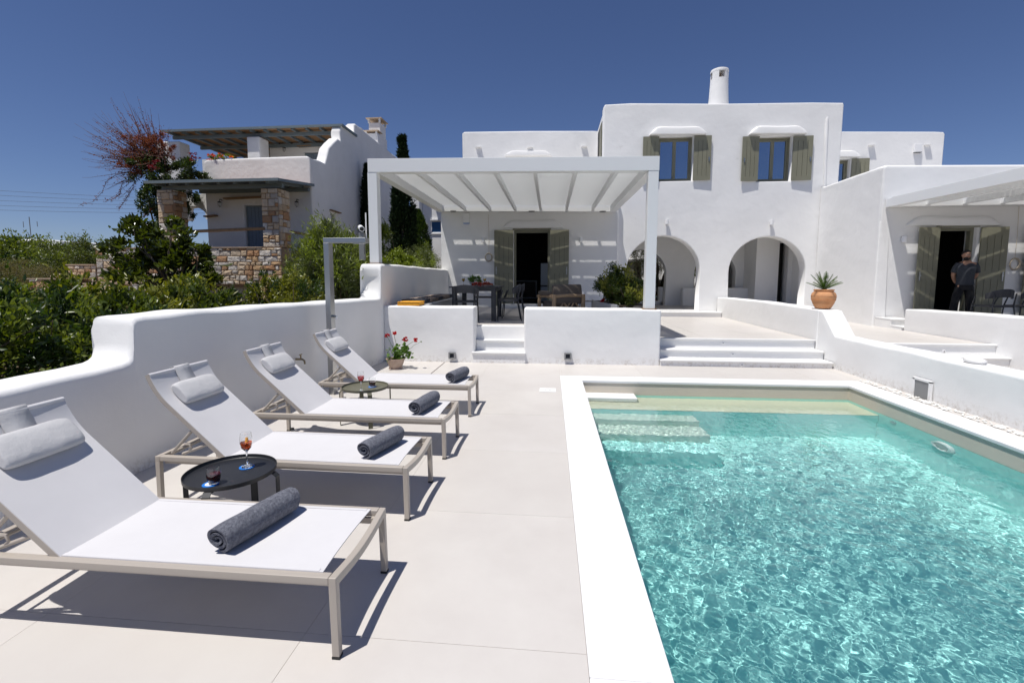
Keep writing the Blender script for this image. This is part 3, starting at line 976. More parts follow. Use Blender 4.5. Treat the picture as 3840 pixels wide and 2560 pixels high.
# side walls, roof, interior of the arcade
panel('side_wall', [(15.58, -.1), (15.58, 6.84), (17.6, 6.79), (22, 6.7), (22, -.1)], [], 0, .3, 'plaster', villa, .03, axis='x', x=1.93)
b = MB()
b.box(8.12, 15.6, -.1, 8.45, 22, 6.6)
b.box(1.95, 15.6, 6.2, 8.15, 22, 6.3)
b.build('shell', 'plaster', villa)
b = MB().box(1.95, 15.58, 3.05, 8.15, 22, 3.2)
b.build('arcade_ceiling', 'plaster', villa)
struct(MB().box(1.62, 15.2, -.1, 8.43, 18.2, .585).build('arcade_floor', 'tile'))
a1b = arch(3.30, .93, .58, 1.75, 2.62)
a2b = arch(5.95, .72, .43, 1.75, 2.45)
panel('arcade_back_wall', [(1.95, -.1), (1.95, 3.1), (6.98, 3.1), (6.98, -.1)], [a1b, a2b], 17.9, .32, 'plaster', villa, .03)
MB().box(4.72, 17.45, .58, 7.0, 17.72, 1.24).build('low_wall', 'plaster', villa, bev=.04)
b = MB().box(6.95, 16.9, .5, 7.68, 17.2, 3.1).box(7.98, 16.9, .5, 8.15, 17.2, 3.1).box(7.66, 16.9, 2.78, 8.0, 17.2, 3.1).box(6.95, 17.2, .5, 7.2, 17.95, 3.1)
b.build('partition', 'plaster', villa)
MB().box(7.68, 17.14, .5, 7.80, 17.2, 2.78).build('door_leaf', 'darkwood', villa)
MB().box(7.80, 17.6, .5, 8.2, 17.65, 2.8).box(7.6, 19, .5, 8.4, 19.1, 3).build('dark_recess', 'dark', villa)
MB().box(2.4, 15.20, .585, 4.58, 15.6, .60).build('threshold', 'marble_step', villa, bev=.005)

# wing under the pergola
door_h = rect(-1.15, .70, -.01, 3.115)
wing_out = [(-3.5, -.1), (-3.47, 4.2), (-3.42, 4.32), (2.03, 4.25), (2.07, 4.15), (2.09, -.1)]
panel('wing_wall', wing_out, [door_h], 15.0, .42, 'plaster', villa, .03)
MB().box(-3.45, 15.4, -.1, -3.1, 19.5, 4.2).box(-3.4, 15.4, 4.0, 2.0, 19.8, 4.18).box(1.75, 15.4, -.1, 2.05, 15.65, 4.1).build('wing_shell', 'plaster', villa)
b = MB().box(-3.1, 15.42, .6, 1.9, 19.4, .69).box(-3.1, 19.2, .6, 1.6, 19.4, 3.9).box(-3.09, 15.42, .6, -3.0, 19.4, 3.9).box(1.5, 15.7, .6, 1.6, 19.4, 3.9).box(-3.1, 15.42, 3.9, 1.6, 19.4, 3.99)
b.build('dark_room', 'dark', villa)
# upper left block
ulo = [(-3.20, 4.2), (-3.20, 6.78), (-3.12, 6.835), (-.8, 6.80), (1.45, 6.735), (1.66, 6.73), (1.66, 4.2)]
panel('upper_wall', ulo, [], 17.4, .3, 'plaster', villa, .035)
MB().box(-3.18, 17.7, 4.0, -2.9, 22, 6.75).box(-3, 17.7, 6.2, 1.7, 22, 6.4).build('upper_shell', 'plaster', villa)
# upper right block
uro = [(8.4, 4.0), (8.4, 6.48), (9.5, 6.475), (12.55, 6.38), (12.83, 6.36), (12.88, 6.30), (12.88, 4.0)]
uw = rect(9.35, 4.4, 10.02, 5.56)
panel('upper_wall', uro, [uw], 17.4, .35, 'plaster', villa, .035)
MB().box(12.5, 17.7, 3.9, 12.86, 22, 6.3).box(8.4, 17.7, 5.9, 12.6, 22, 6.1).build('upper_shell', 'plaster', villa)
# right block: side wall and front wall with the door
panel('side_wall', [(12.52, -.1), (12.5, 4.25), (12.62, 4.31), (13.6, 4.30), (15.0, 4.27), (15.19, 4.30), (15.19, -.1)], [], 0, .38, 'plaster', villa, .05, axis='x', x=8.34)
d2 = rect(9.27, .60, 10.17, 2.83)
rb = [(7.97, -.1), (7.96, 4.25), (8.02, 4.32), (10.9, 4.265), (16, 4.2), (16, -.1)]
panel('right_front_wall', rb, [d2, rect(11.7, .60, 12.6, 2.83)], 12.5, .40, 'plaster', villa, .05)
MB().box(8.3, 12.9, 3.9, 16, 17, 4.05).build('right_roof', 'plaster', villa)
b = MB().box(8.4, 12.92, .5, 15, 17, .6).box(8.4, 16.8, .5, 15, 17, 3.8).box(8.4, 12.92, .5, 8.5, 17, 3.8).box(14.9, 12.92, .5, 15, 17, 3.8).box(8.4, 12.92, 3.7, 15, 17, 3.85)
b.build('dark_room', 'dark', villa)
# buttress-like thickening of the near corner
MB().hexa([(7.955, 12.49, -.05), (8.25, 12.44, -.05), (8.25, 12.9, -.05), (7.945, 12.9, -.05), (7.965, 12.50, 3.0), (8.2, 12.505, 3.0), (8.2, 12.9, 3.0), (7.965, 12.9, 3.0)]).build('corner_plinth', 'plaster', villa, bev=.03)

# plaster downpipe chase on the main front
b = MB()
b.tube([(8.03, 15.19, 6.28), (8.02, 15.195, 6.15), (8.05, 15.195, 5.0), (8.10, 15.195, 3.5), (8.11, 15.19, 3.38)], [.03, .045, .04, .04, .025], 10)
b.build('pipe_chase', 'plaster', villa, smooth=60)
# chimney
ch = MB()
cx, cy, cz = 5.12, 15.75, 6.55
prof = [(.31, 0), (.30, .25), (.275, .6), (.26, .95), (.255, 1.10)]
ch.lathe(prof, (cx, cy, cz), 28)
ch.lathe([(.255, 1.29), (.265, 1.33), (.25, 1.38), (.18, 1.41), (0.001, 1.42)], (cx, cy, cz), 28)
for k in range(4):
    a0 = PI / 4 + k * PI / 2 - .55 + .12
    n = 7
    base = len(ch.v)
    for rr in (.255, .15):
        for zz in (1.10, 1.29):
            for j in range(n):
                t = a0 + .86 * j / (n - 1)
                ch.v.append((cx + rr * math.cos(t), cy + rr * math.sin(t), cz + zz))
    for j in range(n - 1):
        ch.f.append((base + j, base + j + 1, base + n + j + 1, base + n + j))
        ch.f.append((base + 2 * n + j + 1, base + 2 * n + j, base + 3 * n + j, base + 3 * n + j + 1))
    ch.f.append((base, base + n, base + 3 * n, base + 2 * n))
    ch.f.append((base + n - 1, base + 2 * n - 1, base + 4 * n - 1, base + 3 * n - 1))
chm = ch.build('chimney', 'plaster', villa, smooth=50)
MB().lathe([(.05, .9), (.05, 1.30)], (cx, cy, cz), 10).lathe([(.24, 1.095), (.001, 1.10)], (cx, cy, cz), 20).build('flue', 'clay_old', chm)

# hoods (soft plaster eyebrows) above openings
def hood(x0, x1, z0, h, y, d=.16, dz=0.):
    b = MB()
    n = 16
    w = x1 - x0
    out = []
    for i in range(n + 1):
        u = i / n
        s_ = min(u, 1 - u) / .17
        top = h * (1 - (1 - min(1, s_)) ** 2)
        out.append((x0 + w * u, z0 + max(top, .02) + dz * u + .006 * math.sin(9 * u)))
    vs = []
    for q, (yy_, sc_) in enumerate(((y + .02, 1.), (y - d * .6, .98), (y - d, .82), (y - d - .012, .6))):
        for (px, pz) in out:
            vs.append((x0 + w / 2 + (px - x0 - w / 2) * (1 - (.0 if q < 2 else .015)), yy_, z0 + (pz - z0) * sc_))
        for (px, pz) in reversed(out):
            vs.append((x0 + w / 2 + (px - x0 - w / 2) * (1 - (.0 if q < 2 else .015)), yy_, z0 + dz * (px - x0) / w + (0 if q < 3 else .01)))
    K = 2 * (n + 1)
    fs = []
    for q in range(3):
        for j in range(K):
            fs.append((q * K + j, q * K + (j + 1) % K, (q + 1) * K + (j + 1) % K, (q + 1) * K + j))
    for j in range(n):
        fs.append((3 * K + j, 3 * K + j + 1, 3 * K + K - 2 - j, 3 * K + K - 1 - j))
    b.add(vs, fs)
    return b.build('hood', 'plaster', villa, smooth=45)
hood(2.96, 4.60, 5.90, .235, 15.2, .17, -.04)
hood(5.84, 7.43, 5.835, .235, 15.2, .17, -.04)
hood(-1.48, .40, 3.175, .24, 15.0, .06, -.02)
hood(-1.63, .00, 5.93, .17, 17.4, .2, -.03)
hood(8.75, 10.22, 5.62, .22, 17.4, .2, -.03)
hood(8.55, 10.62, 2.875, .22, 12.5, .06, -.02)

def shutter(parent, hinge, w, h, ang, z, grooves=3, side=1, split=False, name='shutter'):
    """leaf hinged at (x, y); ang = direction it points to (radians); boards with cut grooves"""
    x, y = hinge
    d = Vector((math.cos(ang), math.sin(ang), 0))
    nrm = Vector((-d.y, d.x, 0)) * side
    def P(u, v, t):
        q = Vector((x, y, z)) + d * u + nrm * t
        return (q.x, q.y, q.z + v)
    th = .035
    def bx(mb, u0, v0, u1, v1, t0, t1):
        mb.hexa([P(u0, v0, t0), P(u1, v0, t0), P(u1, v0, t1), P(u0, v0, t1), P(u0, v1, t0), P(u1, v1, t0), P(u1, v1, t1), P(u0, v1, t1)])
    b = MB()
    gw = .009
    n = grooves + 1
    bands = [(.10 * h if h < 2 else .10 * h, (.90 if h < 2 else .44) * h)] if not split else [(.05 * h, .44 * h), (.53 * h, .91 * h)]
    # core slab behind, boards in front leaving gaps
    bx(b, 0, 0, w, h, 0, th - .012)
    lo = bands[0][0]
    hi = bands[-1][1]
    bx(b, 0, 0, w, lo, th - .012, th)
    bx(b, 0, hi, w, h, th - .012, th)
    if split:
        bx(b, 0, bands[0][1], w, bands[1][0], th - .012, th)
    for (v0, v1) in bands:
        for i in range(n):
            u0 = w * i / n + (gw / 2 if i else 0)
            u1 = w * (i + 1) / n - (gw / 2 if i < n - 1 else 0)
            bx(b, u0, v0, u1, v1, th - .012, th)
    o = b.build(name, 'olivepaint', parent)
    g_ = MB()
    for (v0, v1) in bands:
        for i in range(1, n):
            u0 = w * i / n
            bx(g_, u0 - gw / 2, v0, u0 + gw / 2, v1, th - .0119, th - .0105)
    g_.build('groove', 'olivedark', o)
    l = MB()
    bx(l, w - .07, h * .42, w - .045, h * .52, th, th + .02)
    bx(l, w - .085, h * .47, w - .04, h * .485, th + .012, th + .03)
    l.build('latch', 'steel', o)
    return o

def frame_(mb, x0, z0, x1, z1, y, w, d):
    mb.box(x0, y, z0, x0 + w, y + d, z1)
    mb.box(x1 - w, y, z0, x1, y + d, z1)
    mb.box(x0 + w, y, z1 - w, x1 - w, y + d, z1)
    mb.box(x0 + w, y, z0, x1 - w, y + d, z0 + w)

def window(x0, x1, z0, z1, y, sh=(), parent=None, deep=.16):
    parent = parent or villa
    b = MB()
    frame_(b, x0 - .01, z0 - .01, x1 + .01, z1 + .01, y + deep, .055, .09)
    w = b.build('window', 'olivepaint', parent)
    b = MB()
    m = (x0 + x1) / 2
    frame_(b, x0 + .045, z0 + .05, m, z1 - .055, y + deep + .025, .05, .04)
    frame_(b, m + .001, z0 + .05, x1 - .045, z1 - .055, y + deep + .025, .05, .04)
    b.build('sash', 'olivepaint', w)
    for a, c in ((x0 + .09, m - .045), (m + .046, x1 - .09)):
        MB().box(a, y + deep + .045, z0 + .095, c, y + deep + .055, z1 - .1).build('pane', 'pane', w)
    MB().box(x0 - .02, y + .02, z0 - .012, x1 + .02, y + deep, z0).build('sill', 'marble_step', w)
    return w
w_ = window(3.24, 4.27, 4.545, 5.86, 15.2)
shutter(w_, (4.275, 15.175), .50, 1.30, -.03, 4.545, side=-1)
shutter(w_, (3.245, 15.175), .47, 1.30, PI + .03, 4.56, side=1)
w_ = window(6.14, 7.10, 4.48, 5.78, 15.2)
shutter(w_, (7.105, 15.175), .54, 1.27, -.05, 4.485, side=-1)
shutter(w_, (6.145, 15.175), .48, 1.29, PI + .05, 4.49, side=1)
w_ = window(9.35, 10.02, 4.4, 5.56, 17.4)
shutter(w_, (10.04, 17.375), .52, 1.16, -.1, 4.40, side=-1)
# narrow window in the side of the main block (its shutter stands open)
ws = MB().box(1.600, 15.75, 5.3, 1.64, 17.1, 6.55).build('window', 'dark', villa)
MB().box(1.575, 15.78, 5.3, 1.60, 16.25, 6.5).build('shutter', 'olivepaint', ws)

def door(x0, x1, z0, z1, y, deep=.12):
    b = MB()
    b.box(x0 - .01, y + deep, z0, x0 + .07, y + deep + .12, z1)
    b.box(x1 - .07, y + deep, z0, x1 + .01, y + deep + .12, z1)
    b.box(x0 + .07, y + deep, z1 - .075, x1 - .07, y + deep + .12, z1)
    b.box(x0 + .07, y + deep, z0, x1 - .07, y + deep + .12, z0 + .04)
    d = b.build('door', 'olivepaint', villa)
    MB().box(x0 - .03, y - .012, z1, x1 + .03, y + .03, z1 + .05).build('lintel', 'olivepaint', d)
    return d
d_ = door(-1.15, -.01, .72, 3.10, 15.0)
shutter(d_, (-1.155, 14.955), .60, 2.37, PI + .05, .73, side=1, split=True)
shutter(d_, (-.005, 14.955), .58, 2.37, -.05, .72, side=-1, split=True)
d_ = door(9.27, 10.17, .62, 2.83, 12.5)
shutter(d_, (9.275, 12.455), .50, 2.20, PI + .14, .63, side=1, split=True)
shutter(d_, (10.19, 12.455), .55, 2.20, -.10, .62, side=-1, split=True)
d_ = door(11.7, 12.6, .62, 2.83, 12.5)
shutter(d_, (11.69, 12.455), .55, 2.20, PI + .12, .63, side=1, split=True)
# scuppers on upper blocks
def scupper(x, z, y, w=.20):
    b = MB().hexa([(x - w / 2, y - .11, z - .01), (x + w / 2, y - .11, z - .01), (x + w / 2, y + .02, z), (x - w / 2, y + .02, z),
                   (x - w / 2, y - .11, z + .015), (x + w / 2, y - .11, z + .015), (x + w / 2, y + .02, z + .03), (x - w / 2, y + .02, z + .03)])
    return b.build('scupper', 'plaster', villa)
for x, z in ((-2.61, 6.27), (-.76, 6.22), (1.15, 6.2)):
    scupper(x, z, 17.4)
for x, z in ((10.62, 5.985), (12.35, 5.95)):
    scupper(x, z, 17.4)
# interior glimpses through the left door
t = T('fridge', 'tall grey steel fridge standing inside the dark left doorway', 'fridge', None, (-.1, 17.9, .69))
MB().box(-.36, 17.9, .69, .12, 18.4, 1.28).build('lower_door', 'fridge', t, bev=.02)
MB().box(-.36, 17.9, 1.30, .12, 18.4, 2.15).build('upper_door', 'fridge', t, bev=.02)
t = T('sideboard', 'low pale-edged cabinet inside the dark left doorway', 'cabinet', None, (-1.2, 17.9, .69))
MB().box(-1.75, 18.3, .69, -.5, 18.8, 1.44).build('carcass', 'darkwood', t)
b = MB()
frame_(b, -1.75, .8, -.5, 1.5, 18.27, .05, .03)
b.build('rim', 'greymetal', t)

# wall boxes and lamps
def wallbox(x, y, z, w, h, label, stripe='blue'):
    t = T('wall_box', label, 'wall box', 'white utility boxes on the villa', (x, y, z))
    MB().box(x - w / 2, y - .09, z, x + w / 2, y + .01, z + h).build('cover', 'white', t, bev=.008)
    MB().box(x - w / 2 + .005, y - .095, z - .012, x + w / 2 - .005, y, z - .001).build('base_strip', stripe, t)
wallbox(-2.64, 15.0, 3.33, .20, .30, 'white box with blue lower edge on the shaded wall under the left pergola')
wallbox(12.05, 17.4, 5.72, .22, .26, 'white box high on the upper right block between two scuppers', 'charcoal')
def wall_lamp(x, y, z, label, m='white'):
    t = T('wall_lamp', label, 'lamp', 'white cylinder wall lamps', (x, y, z))
    MB().lathe([(.05, -.075), (.055, -.07), (.055, .07), (.05, .075), (.001, .076)], (x, y - .085, z), 18).build('shade', m, t, smooth=40)
    MB().box(x - .03, y - .04, z - .03, x + .03, y + .01, z + .03).build('bracket', m, t)
    MB().lathe([(.048, -.072), (.001, -.072)], (x, y - .085, z), 14).build('lens', 'greymetal', t)
wall_lamp(3.545, 15.2, 3.31, 'small white wall lamp above the left arch')
wall_lamp(6.60, 15.2, 3.26, 'small white wall lamp above the right arch')
wall_lamp(-2.10, 15.0, 2.80, 'small white wall lamp left of the open door under the left pergola')
wall_lamp(.93, 15.0, 2.78, 'small white wall lamp right of the open door under the left pergola')
wall_lamp(8.49, 12.5, 2.55, 'small white wall lamp left of the right terrace door')
def hose(x, y, z, top, label, r=.12):
    t = T('hose_coil', label, 'hose', 'coiled cream cables on the walls', (x, y, z))
    b = MB()
    rr = random.Random(int(x * 10))
    for k in range(4):
        ph = rr.uniform(0, 6)
        q = r * rr.uniform(.85, 1.12)
        pts = [(x + q * math.cos(a + ph) * .9, y - .03 - .01 * k, z + q * 1.1 * math.sin(a + ph) + rr.uniform(-.01, .01)) for a in [2 * PI * i / 20 for i in range(21)]]
        b.tube(pts, .008, 6)
    b.build('coil', 'hose', t, smooth=60)
    MB().tube([(x, y - .03, z + r), (x + .01, y - .02, z + .5 * (top - z)), (x - .01, y - .01, top)], .004, 5).build('cord', 'hose', t)
hose(-1.94, 15.0, 2.26, 3.6, 'coiled cream cable hanging left of the left terrace door')
hose(11.0, 12.5, 1.95, 3.3, 'coiled cream cable hanging right of the right terrace door')
# courtyard pieces seen through the arches
cy_ = T('courtyard_house', 'small white courtyard building with green shutters seen through the left arch', 'house', None, (3, 24, 0))
panel('front_wall', [(.5, 0), (.5, 4.2), (9, 4.2), (9, 0)], [rect(2.3, 1.2, 2.85, 2.35), rect(4.1, 1.2, 4.5, 2.35)], 24, .4, 'plaster', cy_, .03)
MB().box(.5, 24.4, 0, 9, 26, 4.1).build('body', 'plaster', cy_)
for x in (2.3, 4.1):
    w_ = MB().box(x - .02, 24.2, 1.2, x + .57, 24.3, 2.35).build('window', 'olivepaint', cy_)
    shutter(w_, (x + .0, 23.95), .42, 1.15, PI - .0, 1.2, side=1)
    b = MB().box(x - .5, 23.8, 2.4, x + .7, 24.02, 2.52)
    b.build('hood', 'plaster', cy_, bev=.05, seg=3)
cw = T('courtyard_wall', 'white courtyard wall with an olive shutter seen through the right arch', 'wall', None, (6.5, 19.6, 0))
MB().box(5.95, 19.6, .2, 8.4, 19.9, 3.6).build('body', 'plaster', cw, bev=.03)
MB().box(6.55, 19.50, 1.62, 6.95, 19.6, 2.75).build('shutter', 'olivepaint', cw)
MB().box(6.3, 19.48, 1.53, 7.1, 19.6, 1.60).build('sill', 'plaster', cw)
MB().box(6.5, 19.52, .45, 7.05, 19.6, 1.12).build('meter_cover', 'white', cw, bev=.01)
struct(MB().box(1.6, 18.2, -.05, 12, 24, .58).build('courtyard_floor', 'tile'))
MB_ = T('courtyard_parapet', 'low white parapet with red geraniums behind the left arch', 'wall', None, (3.6, 18.6, .58))
MB().box(2.0, 18.35, .58, 4.3, 18.55, .72).box(4.12, 18.35, .58, 4.28, 18.7, 1.25).box(2.3, 21, .58, 6, 21.2, 1.5).build('body', 'plaster', MB_, bev=.03)

# ------------------------------------------------------------ pergolas
def pergola(name, label, x0, x1, y0, y1, zb, zt, bw, beams, posts, tilt=0., pitch=.12, slat_gap=.020):
    t = T(name, label, 'pergola', 'white slatted pergolas', (x0, y0, 0))
    def Z(x, z):
        return z + tilt * (x - x0)
    def bb(xa, ya, xb, yb, za, zc):
        return MB().hexa([(xa, ya, Z(xa, za)), (xb, ya, Z(xb, za)), (xb, yb, Z(xb, za)), (xa, yb, Z(xa, za)),
                          (xa, ya, Z(xa, zc)), (xb, ya, Z(xb, zc)), (xb, yb, Z(xb, zc)), (xa, yb, Z(xa, zc))])
    bb(x0, y0, x1, y0 + bw, zb, zt).build('front_beam', 'pergola', t, bev=.004)
    bb(x0, y1 - bw, x1, y1, zb, zt - .03).build('rear_beam', 'pergola', t, bev=.004)
    bb(x0, y0 + bw, x0 + bw, y1 - bw, zb, zt - .002).build('side_beam', 'pergola', t, bev=.004)
    bb(x1 - bw, y0 + bw, x1, y1 - bw, zb, zt - .002).build('side_beam', 'pergola', t, bev=.004)
    for x in beams:
        bb(x - .035, y0 + bw, x + .035, y1 - bw, zb + .03, zb + .155).build('rafter', 'pergola', t)
    n = int((y1 - y0 - 2 * bw) / pitch)
    for i in range(n):
        y = y0 + bw + .02 + i * pitch
        xa, xb, yb_ = x0 + bw + .002, x1 - bw - .002, y + pitch - slat_gap
        MB().hexa([(xa, y, Z(xa, zb + .157)), (xb, y, Z(xb, zb + .157)), (xb, yb_, Z(xb, zb + .168)), (xa, yb_, Z(xa, zb + .168)),
                   (xa, y, Z(xa, zb + .183)), (xb, y, Z(xb, zb + .183)), (xb, yb_, Z(xb, zb + .194)), (xa, yb_, Z(xa, zb + .194))]).build('slat', 'pergola', t)
    for (px, py, pw, z0) in posts:
        bb(px, py, px + pw, py + pw, z0, zb - .001).build('post', 'pergola', t, bev=.004)
        MB().box(px - .03, py - .03, z0 - .012, px + pw + .03, py + pw + .03, z0).build('foot_plate', 'driftwood', t)
    return t
pergola('pergola', 'white slatted pergola over the dining terrace left of the arches', -3.545, 1.975, 9.12, 14.98, 3.69, 3.945, .19,
        [-3.45 + .785 * k for k in range(1, 7)], [(-3.60 + .045, 9.125, .185, 1.94), (1.785, 9.125, .185, 1.065)], tilt=-.0155)
pergola('pergola', 'white slatted pergola over the right terrace, cut by the right edge', 8.05, 13.6, 7.2, 12.48, 3.315, 3.535, .19,
        [8.05 + .80 * k for k in range(1, 7)], [(8.12, 8.45, .15, .97), (13.4, 7.3, .18, .60)], tilt=0)
# spot lights in the rear beam
for x in (-2.97, -.57, 1.54):
    o = MB().lathe([(.09, -.02), (.1, 0), (.001, .001)], (x, 14.5, 3.66 - .0155 * (x + 3.5)), 16).build('downlight', 'greymetal', None, smooth=40)
    setp(o, {-2.97: 'round grey downlight under the rear pergola beam above the white box', -.57: 'round grey downlight under the rear pergola beam above the door', 1.54: 'round grey downlight under the rear pergola beam near the bush'}[x], 'light', 'grey downlights under the pergola')
# ------------------------------------------------------------ sun loungers
LL, LW, LH = 1.911, .64, .382
HX = -1.358
def back_profile():
    pts = []
    x, z = HX, LH - .012
    s = 0
    for i in range(25):
        u = i / 24
        a = math.radians(42) if u < .66 else math.radians(42 + 27 * min(1, (u - .66) / .3))
        pts.append((x, z))
        x -= math.cos(a) * .855 / 24
        z += math.sin(a) * .855 / 24
    return pts
BP = back_profile()
def make_lounger():
    t = T('sun_lounger', 'x', 'sun lounger', 'sun loungers in a row beside the pool')
    for y0, y1, yi in ((0, .042, .042), (LW - .042, LW, LW - .062)):
        MB().box(-LL + .036, y0, LH - .036, -.036, y1, LH).build('side_rail', 'beige_frame', t, bev=.004, world=False)
        MB().box(-LL + .04, yi if y0 == 0 else yi, LH - .068, -.04, (yi + .02), LH - .036).build('inner_rail', 'beige_frame', t, world=False)
    # foot bar, sagging in the middle; head bar straight
    b = MB()
    n = 14
    sec = []
    for i in range(n + 1):
        u = i / n
        sg = .030 * math.sin(PI * u) ** 1.2
        y = LW * u
        sec.append([(-.036, y, LH - .042 - sg), (0, y, LH - .042 - sg), (0, y, LH - sg), (-.036, y, LH - sg)])
    for s_ in sec:
        b.v += s_
    for i in range(n):
        for j in range(4):
            b.f.append((i * 4 + j, i * 4 + (j + 1) % 4, (i + 1) * 4 + (j + 1) % 4, (i + 1) * 4 + j))
    b.f += [(0, 1, 2, 3), (n * 4 + 3, n * 4 + 2, n * 4 + 1, n * 4)]
    b.build('foot_bar', 'beige_frame', t, bev=.004, world=False)
    MB().box(-LL, 0, LH - .036, -LL + .036, LW, LH).build('head_bar', 'beige_frame', t, bev=.004, world=False)
    for y in (.0, LW - .034):
        for x in (-.036, -LL):
            dx = .006 if x > -1 else -.004
            dy = .004 if y > .1 else -.002
            l = MB().hexa([(x + dx, y + dy, .012), (x + .034 + dx, y + dy, .012), (x + .034 + dx, y + .034 + dy, .012), (x + dx, y + .034 + dy, .012),
                           (x, y, LH - .037), (x + .036, y, LH - .037), (x + .036, y + .034, LH - .037), (x, y + .034, LH - .037)]).build('leg', 'beige_frame', t, bev=.003, world=False)
            MB().box(x + dx - .001, y + dy - .001, 0, x + dx + .035, y + dy + .035, .0118).build('foot_cap', 'rubber', l, world=False)
    # seat sling: woven sheet with turned edges
    b = MB()
    nx_, ny_ = 20, 10
    x0, x1 = HX - .005, -.075
    y0, y1 = .034, LW - .034
    for top in (1, 0):
        for i in range(nx_ + 1):
            for j in range(ny_ + 1):
                u, v_ = i / nx_, j / ny_
                dip = .010 * math.sin(PI * v_) * (.4 + .6 * math.sin(PI * u))
                z = LH + .004 - dip - (0 if top else .005)
                sh = .012 * (1 - (2 * v_ - 1) ** 2) if i == nx_ else 0
                b.v.append((x0 + (x1 - x0) * u - sh, y0 + (y1 - y0) * v_, z))
    K = (nx_ + 1) * (ny_ + 1)
    for q in (0, K):
        for i in range(nx_):
            for j in range(ny_):
                a = q + i * (ny_ + 1) + j
                b.f.append((a, a + 1, a + ny_ + 2, a + ny_ + 1))
    for i in range(nx_):
        for j in (0, ny_):
            a = i * (ny_ + 1) + j
            b.f.append((a, a + ny_ + 1, a + ny_ + 1 + K, a + K))
    for j in range(ny_):
        for i in (0, nx_):
            a = i * (ny_ + 1) + j
            b.f.append((a, a + 1, a + 1 + K, a + K))
    b.build('seat_sling', 'sling', t, smooth=50, world=False)
    hem = MB().box(x0, y0 + .001, LH + .0035, x1 - .02, y0 + .022, LH + .0062).box(x0, y1 - .022, LH + .0035, x1 - .02, y1 - .001, LH + .0062)
    hem.build('hem', 'sling', t, world=False)
    MB().box(HX - .02, .02, LH - .035, HX + .015, LW - .02, LH - .008).build('hinge_bar', 'beige_frame', t, world=False)
    # backrest
    for y in (.030, LW - .060):
        b = MB()
        for (x, z) in BP:
            b.v += [(x, y, z - .0), (x, y + .030, z - .0)]
        m = len(BP)
        for k, (x, z) in enumerate(BP):
            a, c = BP[max(k - 1, 0)], BP[min(k + 1, m - 1)]
            d = Vector((c[0] - a[0], 0, c[1] - a[1])).normalized()
            nn = Vector((d.z, 0, -d.x))     # towards the underside
            if nn.z > 0:
                nn = -nn
            q = Vector((x, 0, z)) + nn * .032
            b.v += [(q.x, y, q.z), (q.x, y + .030, q.z)]
        for k in range(m - 1):
            a, c = 2 * k, 2 * m + 2 * k
            b.f += [(a, a + 1, a + 3, a + 2), (c, c + 2, c + 3, c + 1), (a, a + 2, c + 2, c), (a + 1, c + 1, c + 3, a + 3)]
        b.f += [(0, 2 * m, 2 * m + 1, 1), (2 * m - 2, 2 * m - 1, 4 * m - 1, 4 * m - 2)]
        b.build('back_rail', 'beige_frame', t, smooth=30, world=False)
    b = MB()
    m = len(BP)
    yA, yB, nj = .032, LW - .032, 10
    for top in (1, 0):
        for k, (x, z) in enumerate(BP):
            a, c = BP[max(k - 1, 0)], BP[min(k + 1, m - 1)]
            d = Vector((c[0] - a[0], 0, c[1] - a[1])).normalized()
            nn = Vector((-d.z, 0, d.x))
            if nn.z < 0:
                nn = -nn
            for j in range(nj + 1):
                v_ = j / nj
                dip = .012 * math.sin(PI * v_) * math.sin(PI * k / (m - 1)) ** .5 - .004
                q = Vector((x, 0, z)) - nn * (dip + (0 if top else .004))
                b.v.append((q.x, yA + (yB - yA) * v_, q.z))
    K = m * (nj + 1)
    for q in (0, K):
        for i in range(m - 1):
            for j in range(nj):
                a = q + i * (nj + 1) + j
                b.f.append((a, a + 1, a + nj + 2, a + nj + 1))
    for j in range(nj):
        for i in (0, m - 1):
            a = i * (nj + 1) + j
            b.f.append((a, a + 1, a + 1 + K, a + K))
    for i in range(m - 1):
        for j in (0, nj):
            a = i * (nj + 1) + j
            b.f.append((a, a + nj + 1, a + nj + 1 + K, a + K))
    b.build('back_sling', 'sling', t, smooth=50, world=False)
    tx, tz = BP[-1]
    MB().tube([(tx - .002, yA, tz - .012), (tx - .002, yB, tz - .012)], .015, 10).build('top_bar', 'sling', t, smooth=50, world=False)
    # pillow: bolster lying on the upper back, with strap over the top
    def at(s_):     # point & normal & direction on the back at fraction s_
        k = s_ * (m - 1)
        i = min(int(k), m - 2)
        a, c = BP[i], BP[i + 1]
        d = Vector((c[0] - a[0], 0, c[1] - a[1]))
        p = Vector((a[0], 0, a[1])) + d * (k - i)
        d.normalize()
        nn = Vector((d.z, 0, -d.x))
        if nn.z < 0:
            nn = -nn
        return p, d, nn
    p, d, nn = at(.735)
    yc, hw = .335, .20
    b = MB()
    ring, seg = 20, 14
    for i in range(seg + 1):
        u = -1 + 2 * i / seg
        e = 1 - .10 * abs(u) ** 6
        for j in range(ring):
            a = 2 * PI * j / ring
            cx_, cz_ = math.cos(a), math.sin(a)
            # rounded D section: flat on the sling, domed above
            ux = math.copysign(abs(cx_) ** .75, cx_) * .098 * e
            uz = (math.copysign(abs(cz_) ** .8, cz_) * .036 + .036) * e
            w = 1 + .03 * noise.noise(Vector((u * 3, a, 2)))
            q = p + d * ux * w + nn * (uz * w + .001)
            b.v.append((q.x, yc + u * hw, q.z))
    for i in range(seg):
        for j in range(ring):
            b.f.append((i * ring + j, i * ring + (j + 1) % ring, (i + 1) * ring + (j + 1) % ring, (i + 1) * ring + j))
    b.f.append(tuple(range(ring)))
    b.f.append(tuple(seg * ring + j for j in range(ring))[::-1])
    pil = b.build('head_pillow', 'pillow', t, bev=.012, seg=3, world=False)
    b = MB()
    ss = [.80, .84, .88, .92, .96, 1.0]
    pts = []
